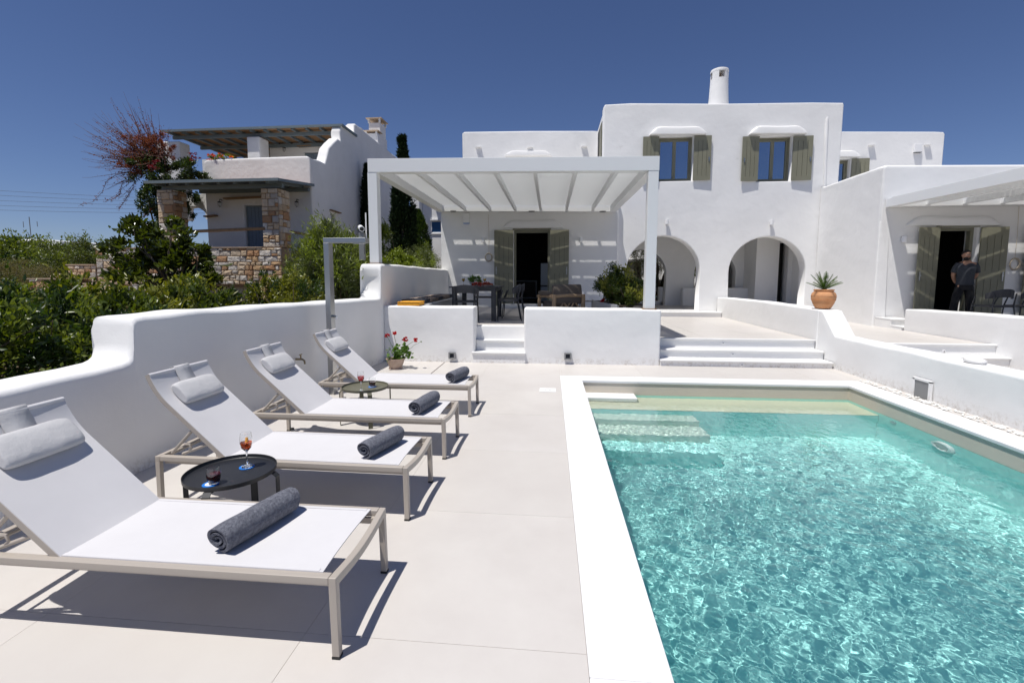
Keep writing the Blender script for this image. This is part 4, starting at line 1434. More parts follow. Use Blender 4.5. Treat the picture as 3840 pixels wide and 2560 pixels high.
    for q in ss:
        p_, d_, n_ = at(q)
        pts.append(p_ + n_ * .008)
    p_, d_, n_ = at(1.0)
    pts.append(p_ + d_ * .016 + n_ * .002)
    pts.append(p_ + d_ * .016 - n_ * .03)
    pts.append(p_ - d_ * .10 - n_ * .045)
    y0, y1 = yc - .075, yc + .075
    for q in pts:
        b.v += [(q.x, y0, q.z), (q.x, y1, q.z)]
    for k in range(len(pts) - 1):
        b.f.append((2 * k, 2 * k + 1, 2 * k + 3, 2 * k + 2))
    o = b.build('strap', 'pillow', pil, smooth=60, world=False)
    so_ = o.modifiers.new('th', 'SOLIDIFY')
    so_.thickness = .004
    # support struts with hooks, and the second folding brace
    for y in (.05, LW - .05):
        p_, d_, n_ = at(.40)
        a = p_ - n_ * .028
        MB().tube([(a.x, y, a.z), (-LL + .10, y, LH + .012)], .0115, 8).build('strut', 'beige_frame', t, smooth=50, world=False)
        MB().lathe([(.001, -.012), (.014, -.01), (.014, .01), (.001, .012)], (a.x, y, a.z), 10).build('bolt', 'steel', t, world=False)
        q_ = Vector((-LL + .21, y, LH + .085))
        hk = MB().tube([(q_.x, y, q_.z), (q_.x + .035, y, q_.z - .005), (q_.x + .045, y, q_.z - .035), (q_.x + .025, y, q_.z - .05)], [.012, .009, .008, .006], 6)
        hk.build('hook', 'beige_frame', t, smooth=50, world=False)
        p_, d_, n_ = at(.22)
        a = p_ - n_ * .035
        MB().tube([(a.x, y * .98 + .005, a.z), (-LL + .18, y * .98 + .005, LH + .006)], .0105, 8).build('brace', 'beige_frame', t, smooth=50, world=False)
    MB().tube([(-LL + .10, .05, LH + .012), (-LL + .10, LW - .05, LH + .012)], .011, 8).build('cross_bar', 'beige_frame', t, smooth=50, world=False)
    for y in (.0, LW - .036):
        MB().lathe([(.001, -.01), (.02, -.009), (.02, .009), (.001, .01)], (0, 0, 0), 12).build('roller', 'rubber', t, world=False).location = (-LL + .055, y + .018, .025)
    return t
lp = make_lounger()
LP = [(-.921, 1.864, .001, 'white and taupe sun lounger in the foreground, cut by the left edge'),
      (-.965, 3.056, -.016, 'sun lounger between the black side table and the olive side table'),
      (-.951, 4.165, -.006, 'sun lounger just in front of the olive side table'),
      (-.938, 5.490, -.001, 'sun lounger farthest back, beside the steel shower and the red geranium')]
for i, (x, y, a, lab) in enumerate(LP):
    o = lp if i == 0 else copy_tree(lp)
    o.location = (x, y, 0)
    o.rotation_euler = (0, 0, a)
    o['label'] = lab

# rolled towels
def towel(p0, p1, label, r=.074, flap=False):
    p0, p1 = Vector(p0), Vector(p1)
    ax = (p1 - p0)
    L = ax.length
    ax.normalize()
    sx = ax.cross(Vector((0, 0, 1))).normalized()
    t = T('rolled_towel', label, 'towel', 'rolled grey towels on the loungers', p0 + Vector((0, 0, 0)))
    b = MB()
    turns, n = 2.6, 88
    th = r * .088
    out, inn = [], []
    for i in range(n + 1):
        u = i / n
        a = 2 * PI * turns * u
        rad = .009 + (r - th - .009) * u
        wob = 1 + .035 * math.sin(3 * a + L * 9) * u
        a2 = -a + 2 * PI * turns - PI * .55
        out.append(((rad + th) * wob * math.cos(a2), (rad + th) * wob * math.sin(a2) * .94))
        inn.append(((rad - th) * wob * math.cos(a2), (rad - th) * wob * math.sin(a2) * .94))
    zmin = min(z for _, z in out)
    ns = 22
    rr = random.Random(int(L * 1000))
    for k in range(ns + 1):
        u = k / ns
        edge = .006 * math.sin(40 * u)
        for i, ((a, z), (c, w)) in enumerate(zip(out, inn)):
            ph = i / n
            e = 0
            if k == 0 or k == ns:
                e = (.012 * math.sin(ph * 14 + L * 7) + .012 * (1 - ph)) * (-1 if k == 0 else 1)
            # soft ends
            sft = 1 - .05 * (abs(2 * u - 1) ** 8)
            bulge = 1 + .02 * noise.noise(Vector((u * 4 + L * 5, a * 20, z * 20)))
            q = p0 + ax * (L * u + e) + sx * a * sft * bulge + Vector((0, 0, (z - zmin) * sft * bulge))
            b.v.append(tuple(q))
            q = p0 + ax * (L * u + e * .7) + sx * c * sft + Vector((0, 0, (w - zmin) * sft))
            b.v.append(tuple(q))
    S = 2 * (n + 1)
    for k in range(ns):
        for i in range(n):
            a = k * S + 2 * i
            b.f.append((a, a + 2, a + 2 + S, a + S))
            b.f.append((a + 1, a + 1 + S, a + 3 + S, a + 3))
        for i in (0, n):
            a = k * S + 2 * i
            b.f.append((a, a + S, a + 1 + S, a + 1))
    for k in (0, ns):
        for i in range(n):
            a = k * S + 2 * i
            b.f.append((a, a + 1, a + 3, a + 2))
    o = b.build('roll', 'towel', t, smooth=70)
    return t
TZ = LH + .002
towel((-1.556, 1.985, TZ), (-1.440, 2.415, TZ), 'rolled grey towel on the foreground lounger', .079)
towel((-1.318, 3.170, TZ), (-1.200, 3.555, TZ), 'rolled grey towel on the second lounger, behind the black table', .076)
towel((-1.262, 4.250, TZ), (-1.182, 4.68, TZ), 'rolled grey towel on the third lounger, before the olive table', .080)
towel((-1.205, 5.585, TZ), (-1.10, 5.98, TZ), 'rolled grey towel on the farthest lounger', .082)

# side tables
def side_table(c, r, h, m, label, rot):
    x, y = c
    t = T('side_table', label, 'side table', 'round tray side tables between the loungers', (x, y, 0))
    b = MB()
    b.lathe([(.001, h - .008), (r - .006, h - .008), (r - .002, h - .004), (r, h + .020), (r - .003, h + .021), (r - .006, h), (r - .012, h - .0035), (.001, h - .0035)], (x, y, 0), 56)
    b.build('tray', m, t, smooth=30)
    for k in range(4):
        a = rot + k * PI / 2
        d = Vector((math.cos(a), math.sin(a), 0))
        s_ = Vector((-d.y, d.x, 0))
        b = MB()
        rr = r + .026
        w = .024
        pts = [(rr, 0), (rr, h - .03), (rr - .022, h - .008), (rr - .075, h - .014)]
        thk = .006
        for k2, (q, z) in enumerate(pts):
            for sgn in (-1, 1):
                for tt in (0, thk):
                    b.v.append(tuple(Vector((x, y, z - (tt if k2 >= 3 else 0))) + d * (q - (tt if k2 < 3 else 0)) + s_ * w * sgn))
        for k2 in range(3):
            a0, a1_ = 4 * k2, 4 * (k2 + 1)
            b.f += [(a0, a1_, a1_ + 1, a0 + 1), (a0 + 2, a0 + 3, a1_ + 3, a1_ + 2), (a0, a0 + 2, a1_ + 2, a1_), (a0 + 1, a1_ + 1, a1_ + 3, a0 + 3)]
        b.f += [(0, 1, 3, 2), (12, 14, 15, 13)]
        b.build('leg', m, t)
    b = MB()
    for k in range(2):
        a = rot + k * PI / 2
        d = Vector((math.cos(a), math.sin(a), 0)) * (r - .03)
        b.bar((x - d.x, y - d.y, h - .018 - .007 * k), (x + d.x, y + d.y, h - .018 - .007 * k), .02, .006)
    b.build('under_bar', m, t)
    return t
side_table((-2.065, 2.79), .272, .42, 'blackmetal', 'round black tray side table between the two nearest loungers', .15)
side_table((-2.12, 5.19), .262, .41, 'olivemetal', 'round olive-green tray side table between the two farther loungers', .55)

def coaster(x, y, z, label):
    t = T('coaster', label, 'coaster', 'blue coasters under the drinks', (x, y, z))
    MB().lathe([(.001, 0), (.047, 0), (.047, .004), (.031, .0042), (.001, .0042)], (x, y, z), 32).build('disc', 'blue', t)
    MB().lathe([(.0315, .0043), (.0315, .0046), (.001, .0046)], (x, y, z), 28).build('white_ring', 'white', t)
def wine_glass(x, y, z, drink, label, slice_=False, s=1., empty=.5):
    t = T('wine_glass', label, 'glass', None, (x, y, z))
    pf = [(.001, .001), (.034, .002), (.034, .004), (.012, .008), (.0045, .02), (.004, .085), (.008, .10), (.028, .122), (.036, .15), (.036, .175), (.031, .215)]
    pi = [(.0298, .215), (.0346, .175), (.0346, .15), (.0266, .123), (.006, .103), (.001, .102)]
    MB().lathe([(a * s, b_ * s) for a, b_ in pf + pi], (x, y, z), 32).build('bowl', 'glass', t, smooth=50)
    zl = .102 + (.16 - .102) * empty * 1.9
    lq = [(.001, .1035), (.0058, .1045), (.0262, .1245), (.0338, .15), (.0341, min(zl, .17)), (.001, min(zl, .17))]
    MB().lathe([(a * s, b_ * s) for a, b_ in lq], (x, y, z), 28).build('drink', drink, t, smooth=50)
    if slice_:
        MB().tube([(x + .002, y, z + .135 * s), (x + .006, y, z + .16 * s), (x + .002, y + .004, z + .186 * s)], [.009, .0115, .008], 8).build('orange_slice', 'orange', t, smooth=60)
    return t
def tumbler(x, y, z, drink, label, lvl=.06):
    t = T('tumbler', label, 'glass', None, (x, y, z))
    pf = [(.001, .001), (.024, .001), (.034, .018), (.041, .045), (.041, .065), (.036, .105)]
    pi = [(.0348, .105), (.0397, .065), (.0397, .045), (.033, .02), (.023, .008), (.001, .008)]
    MB().lathe(pf + pi, (x, y, z), 32).build('cup', 'glass', t, smooth=50)
    MB().lathe([(.001, .009), (.0228, .009), (.0322, .021), (.039, .045), (.0392, lvl), (.001, lvl)], (x, y, z), 28).build('drink', drink, t, smooth=50)
z = .4165
coaster(-2.075, 2.615, z, 'blue and white coaster under the tumbler on the black table')
tumbler(-2.06, 2.625, z + .0048, 'blackwine', 'stemless glass of dark red drink on the black side table', .062)
coaster(-2.02, 2.885, z, 'blue and white coaster under the orange drink on the black table')
wine_glass(-2.015, 2.885, z + .0048, 'spritz', 'stemmed glass of orange drink with orange peel on the black side table', True, 1.08)
z = .4065
coaster(-2.085, 4.99, z, 'blue coaster under the stemmed glass on the olive table')
wine_glass(-2.085, 4.99, z + .0048, 'rose', 'stemmed glass of bright red drink on the olive side table', False, 1.05, .55)
coaster(-2.05, 5.23, z, 'blue coaster under the stemless glass on the olive table')
tumbler(-2.05, 5.23, z + .0048, 'blackwine', 'stemless glass of dark red drink on the olive side table', .055)

# ------------------------------------------------------------ shower, tap, camera
t = T('shower', 'tall brushed steel outdoor shower column with flat arm by the left wall', 'shower', None, (-3.10, 6.4, 0))
MB().box(-3.135, 6.35, 0, -3.06, 6.48, 2.145).build('column', 'steel', t, bev=.003)
MB().box(-3.135, 6.35, 2.146, -2.53, 6.48, 2.215).build('arm', 'steel', t, bev=.003)
MB().box(-2.72, 6.37, 2.135, -2.56, 6.46, 2.1455).build('shower_head', 'steel', t)
k_ = MB().tube([(-3.06, 6.41, 1.12), (-3.03, 6.41, 1.12)], .022, 14).build('valve', 'steel', t, smooth=50)
MB().tube([(-3.03, 6.41, 1.12), (-3.0, 6.40, 1.115)], [.012, .016], 10).build('knob', 'pane', k_, smooth=50)
t = T('garden_tap', 'small metal garden tap on the left wall above the third lounger', 'tap', None, (-3.40, 6.02, .58))
b = MB().tube([(-3.42, 6.02, .57), (-3.33, 6.02, .57), (-3.30, 6.02, .55), (-3.295, 6.02, .505)], [.016, .014, .013, .012], 10)
b.build('spout', 'brass', t, smooth=50)
MB().tube([(-3.35, 6.02, .575), (-3.35, 6.02, .63)], .01, 8).build('stem', 'brass', t, smooth=50)
MB().box(-3.355, 5.985, .63, -3.345, 6.055, .64).build('handle', 'brass', t)
t = T('security_camera', 'small white security camera with upright aerial left of the pergola post', 'camera', None, (-3.72, 9.2, 2.3))
MB().box(-3.80, 9.2, 2.0, -3.70, 9.28, 2.55).build('bracket', 'greymetal', t)
MB().tube([(-3.78, 9.25, 2.65), (-3.68, 9.08, 2.60)], [.05, .055], 16).build('body', 'white', t, smooth=50)
MB().tube([(-3.68, 9.08, 2.60), (-3.675, 9.07, 2.598)], [.04, .035], 16).build('lens', 'rubber', t, smooth=50)
MB().box(-3.655, 9.2, 2.42, -3.635, 9.22, 2.93).build('aerial', 'white', t)

# ------------------------------------------------------------ pots
def ringed_pot(name, label, c, prof, m, soil_r, soil_z, extra=None):
    t = T(name, label, 'pot', None, c)
    MB().lathe(prof, c, 36).build('vessel', m, t, smooth=40)
    MB().lathe([(soil_r, soil_z), (.001, soil_z + .01)], c, 24).build('soil', 'soil', t)
    return t
gp = (-2.80, 8.30, 0)
ringed_pot('geranium_pot', 'round clay bowl pot on the deck holding the red geranium', gp,
           [(.001, .03), (.10, .03), (.105, .02), (.125, .0), (.13, .012), (.112, .03), (.125, .06), (.15, .12), (.16, .165), (.172, .17), (.174, .19), (.165, .192), (.155, .17), (.14, .12)], 'clay_old', .152, .17)
# geranium plant
t = T('geranium', 'green geranium with four red flower heads in the round clay pot', 'plant', None, (gp[0], gp[1], .17))
rng_ = random.Random(5)
b = MB()
tips = []
for i in range(20):
    a = rng_.uniform(0, 2 * PI)
    rr = rng_.uniform(.03, .24)
    hh = .17 + rng_.uniform(.08, .30) * (1.1 - rr)
    tips.append((gp[0] + rr * math.cos(a) + .05, gp[1] + rr * math.sin(a) * .8, hh))
limbs((gp[0], gp[1], .16), tips, .008, .003, rng_, b)
heads = [(-2.94, 8.28, .605), (-2.80, 8.28, .655), (-2.60, 8.28, .545), (-2.41, 8.28, .53)]
for hd in heads:
    limbs((gp[0] + .05, gp[1], .22), [hd], .005, .003, rng_, b, .08)
limbs((gp[0] + .1, gp[1], .25), [(-2.31, 8.28, .50)], .004, .002, rng_, b, .1)
b.build('stem', 'leaf_geran', t, smooth=60)
b = MB()
def round_leaf(mb, c, r, rng, tilt=.7):
    n = Vector((rng.uniform(-1, 1) * tilt, rng.uniform(-1, 1) * tilt - .25, 1)).normalized()
    a = n.orthogonal().normalized()
    c2 = n.cross(a)
    k = 9
    base = len(mb.v)
    mb.v.append(tuple(Vector(c) - n * r * .12))
    for j in range(k):
        t_ = 2 * PI * j / k
        q = r * (1 + .12 * (-1) ** j)
        mb.v.append(tuple(Vector(c) + a * q * math.cos(t_) + c2 * q * math.sin(t_) + n * rng.uniform(-.1, .1) * r))
    for j in range(k):
        mb.f.append((base, base + 1 + j, base + 1 + (j + 1) % k))
leafm = []
for q in range(5):
    bb = MB()
    round_leaf(bb, (0, 0, 0), 1, rng_, .2)
    leafm.append(bb.mesh('leaf', 60))
    leafm[-1].materials.append(M['leaf_geran'])
for i in range(190):
    tp = rng_.choice(tips)
    a = rng_.uniform(0, 2 * PI)
    p = Vector(tp) + Vector((math.cos(a) * rng_.uniform(0, .07), math.sin(a) * rng_.uniform(0, .06), rng_.uniform(-.11, .03)))
    o = link('leaf', rng_.choice(leafm), None, t)
    o.location = p
    sc_ = rng_.uniform(.018, .037)
    o.scale = (sc_,) * 3
    o.rotation_euler = (rng_.uniform(-.3, 1.2), rng_.uniform(-.8, .8), rng_.uniform(0, 6))
for hd, n_, rr in zip(heads, (60, 50, 90, 60), (.034, .028, .044, .036)):
    foliage('flower_head', [(hd[0], hd[1], hd[2], rr, rr, rr * .7)], n_ * 3, .022, .02, 'petal_red', t, int(hd[0] * 100) % 90, shell=.7)
pebble = pebble_stone('flower_bud', 'bud', (-2.31, 8.28, .505), (.012, .012, .014), 'leaf_geran')
pebble.parent = t
pebble.matrix_parent_inverse = Matrix.Translation(t.location).inverted()
for k in ('label', 'category'):
    if k in pebble:
        del pebble[k]

# sago palm in tall terracotta pot on the pier
pc = (5.33, 9.82, 1.045)
ringed_pot('palm_pot', 'bulging terracotta pot on the end of the white wall holding the sago palm', pc,
           [(.001, 0), (.125, 0), (.135, .01), (.17, .08), (.205, .17), (.212, .235), (.20, .29), (.17, .325), (.158, .335), (.162, .345), (.175, .352), (.178, .365), (.165, .372), (.15, .36), (.145, .33)], 'terracotta', .15, .345)
b = MB()
for zz in (.10, .165, .172, .25):
    rr = {.10: .182, .165: .205, .172: .2065, .25: .2125}[zz]
    b.lathe([(rr - .003, zz - .004), (rr + .004, zz), (rr - .003, zz + .004)], pc, 36)
b.build('relief_band', 'terracotta', bpy.data.objects['palm_pot'], smooth=50)
t = T('sago_palm', 'small sago palm with arching dark green fronds in the terracotta pot', 'plant', None, (pc[0], pc[1], pc[2] + .36))
def frond(base, ang, el, L, n=26, lw=.012, ll=.085, droop=.55):
    b = MB()
    p = Vector(base)
    d = Vector((math.cos(ang) * math.cos(el), math.sin(ang) * math.cos(el), math.sin(el)))
    side = Vector((-math.sin(ang), math.cos(ang), 0))
    pts = [p.copy()]
    for i in range(n):
        d.z -= droop / n
        d.normalize()
        p = p + d * L / n
        pts.append(p.copy())
        u = i / n
        if u > .12:
            q = ll * (math.sin(PI * min(1, u * .9 + .1)) ** .5) * (1.0 if u < .8 else 1.0 - (u - .8) * 2)
            up = side.cross(d).normalized()
            for sg in (-1, 1):
                e = p + side * sg * q * .72 + d * q * .62 + up * q * .28
                w = d * lw * .5
                k = len(b.v)
                b.v += [tuple(p - w), tuple(p + w), tuple(e)]
                b.f.append((k, k + 1, k + 2))
    b.tube(pts, [.006 - .004 * i / n for i in range(n + 1)], 5)
    return b
rf = random.Random(4)
for k in range(16):
    a = 2 * PI * k / 16 + rf.uniform(-.15, .15)
    el = [.75, 1.05, 1.3][k % 3] + rf.uniform(-.08, .08)
    frond((pc[0], pc[1], pc[2] + .35), a, el, rf.uniform(.33, .40)).build('frond', 'leaf_palm', t, smooth=30)

# right terrace planter with pink flowers
ringed_pot('flower_pot', 'terracotta planter with pink flowers at the right edge on the right terrace wall', (8.32, 8.72, .965),
           [(.001, 0), (.12, 0), (.16, .10), (.185, .22), (.19, .25), (.175, .25), (.16, .22)], 'terracotta', .165, .23)
bush('trailing_flowers', 'leafy pink-flowered plant spilling from the planter at the right edge', 'plant', [(8.32, 8.72, 1.30, .19, .19, .13), (8.20, 8.66, 1.08, .10, .1, .12)], 1600, .035, .016, 'leaf_lime', 61, flowers=('petal_pink', 90, .02), ground=1.2)

# ------------------------------------------------------------ dining table and chairs on the left terrace
FZ = .69
t = T('dining_table', 'black square dining table laid with food on the left terrace', 'table', None, (-1.68, 10.85, FZ))
MB().box(-2.20, 10.2, FZ + .735, -1.12, 11.62, FZ + .76).build('table_top', 'charcoal', t, bev=.004)
MB().box(-2.14, 10.28, FZ + .66, -1.18, 10.30, FZ + .734).box(-2.14, 11.52, FZ + .66, -1.18, 11.54, FZ + .734).box(-2.14, 10.30, FZ + .66, -2.12, 11.52, FZ + .734).box(-1.20, 10.30, FZ + .66, -1.18, 11.52, FZ + .734).build('apron', 'charcoal', t)
for x in (-2.15, -1.28):
    for y in (10.26, 11.46):
        MB().box(x, y, FZ, x + .10, y + .10, FZ + .734).build('leg', 'charcoal', t, bev=.003)
def make_chair():
    t = T('dining_chair', 'x', 'chair', 'grey rope-back dining chairs')
    # local: seat faces +y
    MB().box(-.23, -.21, .435, .23, .22, .47).build('seat', 'charcoal', t, bev=.012, world=False)
    for sx_ in (-1, 1):
        MB().tube([(sx_ * .235, .24, 0), (sx_ * .225, .20, .46), (sx_ * .25, .12, .66)], [.011, .014, .012], 8).build('front_leg', 'charcoal', t, smooth=50, world=False)
        MB().tube([(sx_ * .24, -.29, 0), (sx_ * .215, -.21, .46), (sx_ * .22, -.24, .72)], [.011, .014, .012], 8).build('rear_leg', 'charcoal', t, smooth=50, world=False)
        MB().tube([(sx_ * .225, .20, .445), (sx_ * .215, -.21, .445)], .012, 8).build('side_rail', 'charcoal', t, smooth=50, world=False)
    b = MB()
    n = 22
    for i in range(n + 1):
        u = -1 + 2 * i / n
        a = u * 1.15
        x, y = .275 * math.sin(a) / math.sin(1.15), -.265 + .20 * (1 - math.cos(a)) / (1 - math.cos(1.15)) * .8
        hh = .085 * (1 - .35 * u * u)
        zc = .705 + .02 * (1 - u * u) - .05 * u * u
        for (dz, dr) in ((-hh, .0), (hh, .012), (hh, -.010), (-hh, -.022)):
            nx_ = Vector((math.sin(a), -math.cos(a), 0))
            b.v.append((x + nx_.x * dr, y + nx_.y * dr, zc + dz))
    for i in range(n):
        for j in range(4):
            b.f.append((i * 4 + j, i * 4 + (j + 1) % 4, (i + 1) * 4 + (j + 1) % 4, (i + 1) * 4 + j))
    b.f += [(0, 1, 2, 3), (n * 4 + 3, n * 4 + 2, n * 4 + 1, n * 4)]
    o = b.build('backrest', 'rope', t, bev=.006, world=False)
    b = MB()
    for i in range(2 * n + 1):
        u = -1 + i / n
        a = u * 1.13
        x, y = .275 * math.sin(a) / math.sin(1.15), -.265 + .20 * (1 - math.cos(a)) / (1 - math.cos(1.15)) * .8
        hh = .083 * (1 - .35 * u * u)
        zc = .705 + .02 * (1 - u * u) - .05 * u * u
        nx_ = Vector((math.sin(a), -math.cos(a), 0))
        b.tube([(x + nx_.x * .006, y + nx_.y * .006, zc - hh), (x + nx_.x * .014, y + nx_.y * .014, zc + hh)], .0045, 4, cap=False)
    b.build('cord_wrap', 'rope', o, world=False)
    return t
chp = make_chair()
CH = [(-1.78, 9.97, 0.05, 'rope-back dining chair with its back to the pool, before the black table'),
      (-.93, 10.55, PI / 2 + .12, 'nearer rope-back dining chair on the right side of the black table'),
      (-.88, 11.25, PI / 2 + .02, 'farther rope-back dining chair on the right side of the black table'),
      (-1.68, 12.0, PI, 'rope-back dining chair behind the black table, facing the pool')]
for i, (x, y, a, lab) in enumerate(CH):
    o = chp if i == 0 else copy_tree(chp)
    o.location = (x, y, FZ)
    o.rotation_euler = (0, 0, a)
    o['label'] = lab
for (x, y, a, lab) in ((9.15, 10.75, .1, 'rope-back chair left of another behind the right terrace wall'), (9.80, 10.8, .25, 'rope-back chair behind the right terrace wall next to the flowers')):
    o = copy_tree(chp)
    o.location = (x, y, .60)
    o.rotation_euler = (0, 0, a)
    o['label'] = lab
# things on the table
TZ2 = FZ + .761
for (x, y, lab) in ((-1.98, 10.75, 'left glass of orange juice on the dining table'), (-1.50, 10.85, 'right glass of orange juice on the dining table')):
    wine_glass(x, y, TZ2, 'juice', lab, False, 1.0, .75)
t = T('food_platter', 'white platter of red and green food on the dining table', 'platter', None, (-1.45, 10.7, TZ2))
MB().lathe([(.001, .005), (.11, .005), (.14, .02), (.137, .022), (.108, .009), (.001, .009)], (-1.45, 10.75, TZ2), 24).build('plate', 'plate', t, smooth=50)
foliage('food', [(-1.45, 10.75, TZ2 + .035, .12, .12, .035)], 260, .05, .03, 'food', t, 3)
t = T('food_bowl', 'dark bowl of leafy salad on the dining table between the juice glasses', 'bowl', None, (-1.75, 10.9, TZ2))
MB().lathe([(.001, 0), (.05, .0), (.10, .05), (.12, .085), (.112, .085), (.05, .012), (.001, .012)], (-1.75, 10.9, TZ2), 24).build('dish', 'plate', t, smooth=50)
foliage('salad', [(-1.75, 10.9, TZ2 + .12, .18, .12, .07)], 420, .07, .02, 'leaf_geran', t, 4)
t = T('food_plate', 'plate of red slices at the front of the dining table', 'plate', None, (-1.62, 10.42, TZ2))
MB().lathe([(.001, .004), (.09, .004), (.115, .016), (.112, .018), (.001, .008)], (-1.62, 10.45, TZ2), 24).build('plate', 'plate', t, smooth=50)
foliage('food', [(-1.62, 10.45, TZ2 + .03, .09, .09, .03)], 160, .05, .03, 'food', t, 8)
t = T('dinner_plate', 'empty grey plate on the right corner of the dining table', 'plate', None, (-1.30, 10.4, TZ2))
MB().lathe([(.001, .004), (.09, .004), (.12, .016), (.117, .018), (.001, .008)], (-1.30, 10.42, TZ2), 24).build('plate', 'greymetal', t, smooth=50)

# built-in bench with cushions
bench = T('wall_bench', 'ribbed light grey bench along the left terrace wall under the cushions', 'bench', None, (-2.9, 9.5, FZ))
MB().box(-3.24, 9.47, FZ, -2.50, 13.6, 1.09).build('base', 'greymetal', bench)
for i in range(40):
    y = 9.50 + i * .102
    MB().box(-2.499, y, FZ, -2.462, y + .07, 1.09).build('rib', 'greyslat', bench)
for i in range(41):
    y = 9.48 + i * .102
    MB().box(-3.22, y, 1.091, -2.46, y + .085, 1.11).build('slat', 'greyslat', bench)
def cushion(x, y, z, w, d, h, m, label, rz=0., group='seat cushions on the left bench'):
    t = T('seat_cushion', label, 'cushion', group, (x, y, z), rz)
    b = MB()
    n = 10
    for top in (0, 1):
        for i in range(n + 1):
            for j in range(n + 1):
                u, v_ = -1 + 2 * i / n, -1 + 2 * j / n
                puff = (1 - abs(u) ** 4) * (1 - abs(v_) ** 4)
                tuft = .12 * (math.cos(u * PI * 2) * math.cos(v_ * PI * 2))
                zz = h * (.5 + (.5 if top else -.5) * (.72 + .28 * puff + (tuft * .5 if top else 0)))
                b.v.append((u * w / 2, v_ * d / 2, zz))
    K = (n + 1) ** 2
    for q in (0, K):
        for i in range(n):
            for j in range(n):
                a = q + i * (n + 1) + j
                b.f.append((a, a + 1, a + n + 2, a + n + 1))
    edge = [i * (n + 1) for i in range(n + 1)] + [n * (n + 1) + j for j in range(1, n + 1)] + [i * (n + 1) + n for i in range(n - 1, -1, -1)] + [j for j in range(n - 1, 0, -1)]
    for a, c in zip(edge, edge[1:] + edge[:1]):
        b.f.append((a, c, c + K, a + K))
    b.build('pad', m, t, bev=.014, seg=3, world=False)
    b = MB()
    for zz in (h * .14, h * .86):
        for i in range(4):
            s0, s1 = [((-1, -1), (1, -1)), ((1, -1), (1, 1)), ((1, 1), (-1, 1)), ((-1, 1), (-1, -1))][i]
            b.tube([(s0[0] * w / 2, s0[1] * d / 2, zz), (s1[0] * w / 2, s1[1] * d / 2, zz)], .006, 5)
    b.build('piping', m, t, world=False)
cushion(-2.78, 9.28, 1.098, .44, .40, .085, 'mustard', 'mustard yellow tufted cushion, nearest on the left terrace bench')
for i, (m, nm) in enumerate((('navy', 'dark navy cushion just behind the mustard cushion'), ('beigecloth', 'patterned beige cushion, nearer of two on the bench'), ('navy', 'dark navy cushion between the two patterned cushions'), ('beigecloth', 'patterned beige cushion, farther of two on the bench'), ('navy', 'dark navy cushion at the far end of the bench row'))):
    cushion(-2.84 + .02 * (i % 2), 9.85 + i * .62, 1.112, .50, .5, .09, m, nm, .05 * (-1) ** i)

# lounge armchair
t = T('lounge_armchair', 'pale wooden log armchair with taupe cushions, its back to the pool', 'armchair', None, (.35, 10.95, FZ), .0)
def lg(name, pts, r, n=10, parent=t, m='teak'):
    return MB().tube(pts, r, n).build(name, m, parent, smooth=50)
A_ = math.radians(28)
def LC(x, y, z):    # armchair frame: x right, y forward; turned to the left
    return (.42 + x * math.cos(A_) - y * math.sin(A_), 10.62 + x * math.sin(A_) + y * math.cos(A_), FZ + z)
for x in (-.37, .37):
    lg('rear_post', [LC(x, 0, 0), LC(x, 0, .58)], [.05, .048])
    lg('front_post', [LC(x, .72, 0), LC(x, .72, .52)], [.045, .043])
    lg('arm', [LC(x, 0, .53), LC(x, .4, .545), LC(x, .78, .52)], [.042, .046, .04])
lg('back_rail', [LC(-.37, 0, .54), LC(0, -.01, .56), LC(.37, 0, .54)], [.035, .04, .035])
lg('bottom_rail', [LC(-.37, 0, .20), LC(.37, 0, .20)], .035)
for k, pts in enumerate(([(-.33, .22), (-.20, .30), (-.09, .50)], [(-.20, .50), (-.06, .33), (.02, .22)], [(.02, .22), (.10, .36), (.20, .52)], [(.33, .26), (.22, .33), (.12, .46)], [(.10, .50), (.0, .36), (-.09, .22)])):
    lg('branch', [LC(x, 0, z) for x, z in pts], [.018, .020, .017], 8)
lg('seat_rail', [LC(-.37, .72, .24), LC(.37, .72, .24)], .035)
def pad(name, c, sz, m='taupe', rx=0.):
    b = MB()
    n = 8
    vs = []
    for sgn in (-1, 1):
        for i in range(n + 1):
            for j in range(n + 1):
                u, v_ = -1 + 2 * i / n, -1 + 2 * j / n
                q = (1 - abs(u) ** 4 * .35) * (1 - abs(v_) ** 4 * .35)
                y_, z_ = sgn * sz[1] / 2 * q, v_ * sz[2] / 2
                yy_ = y_ * math.cos(rx) - z_ * math.sin(rx)
                zz_ = y_ * math.sin(rx) + z_ * math.cos(rx)
                vs.append(LC(c[0] + u * sz[0] / 2, c[1] + yy_, c[2] + zz_))
    K = (n + 1) ** 2
    b.v = vs
    for q in (0, K):
        for i in range(n):
            for j in range(n):
                a = q + i * (n + 1) + j
                b.f.append((a, a + 1, a + n + 2, a + n + 1))
    edge = [i * (n + 1) for i in range(n + 1)] + [n * (n + 1) + j for j in range(1, n + 1)] + [i * (n + 1) + n for i in range(n - 1, -1, -1)] + [j for j in range(n - 1, 0, -1)]
    for a, c_ in zip(edge, edge[1:] + edge[:1]):
        b.f.append((a, c_, c_ + K, a + K))
    return b.build(name, m, t, bev=.03, seg=3)
pad('seat_cushion_pad', (0, .38, .34), (.70, .68, .16))
pad('back_cushion', (.0, .08, .58), (.72, .20, .44), rx=-.12)
pad('arm_cushion', (-.37, .42, .60), (.12, .62, .10))
t = T('metal_side_table', 'thin black metal side table right of the log armchair', 'side table', None, (.95, 11.5, FZ))
b = MB()
for x in (.72, 1.05):
    for y in (11.35, 11.7):
        b.tube([(x, y, FZ), (x, y, FZ + .38)], .008, 6)
b.build('leg', 'blackmetal', t)
MB().box(.71, 11.34, FZ + .38, 1.06, 11.71, FZ + .39).build('top', 'blackmetal', t)

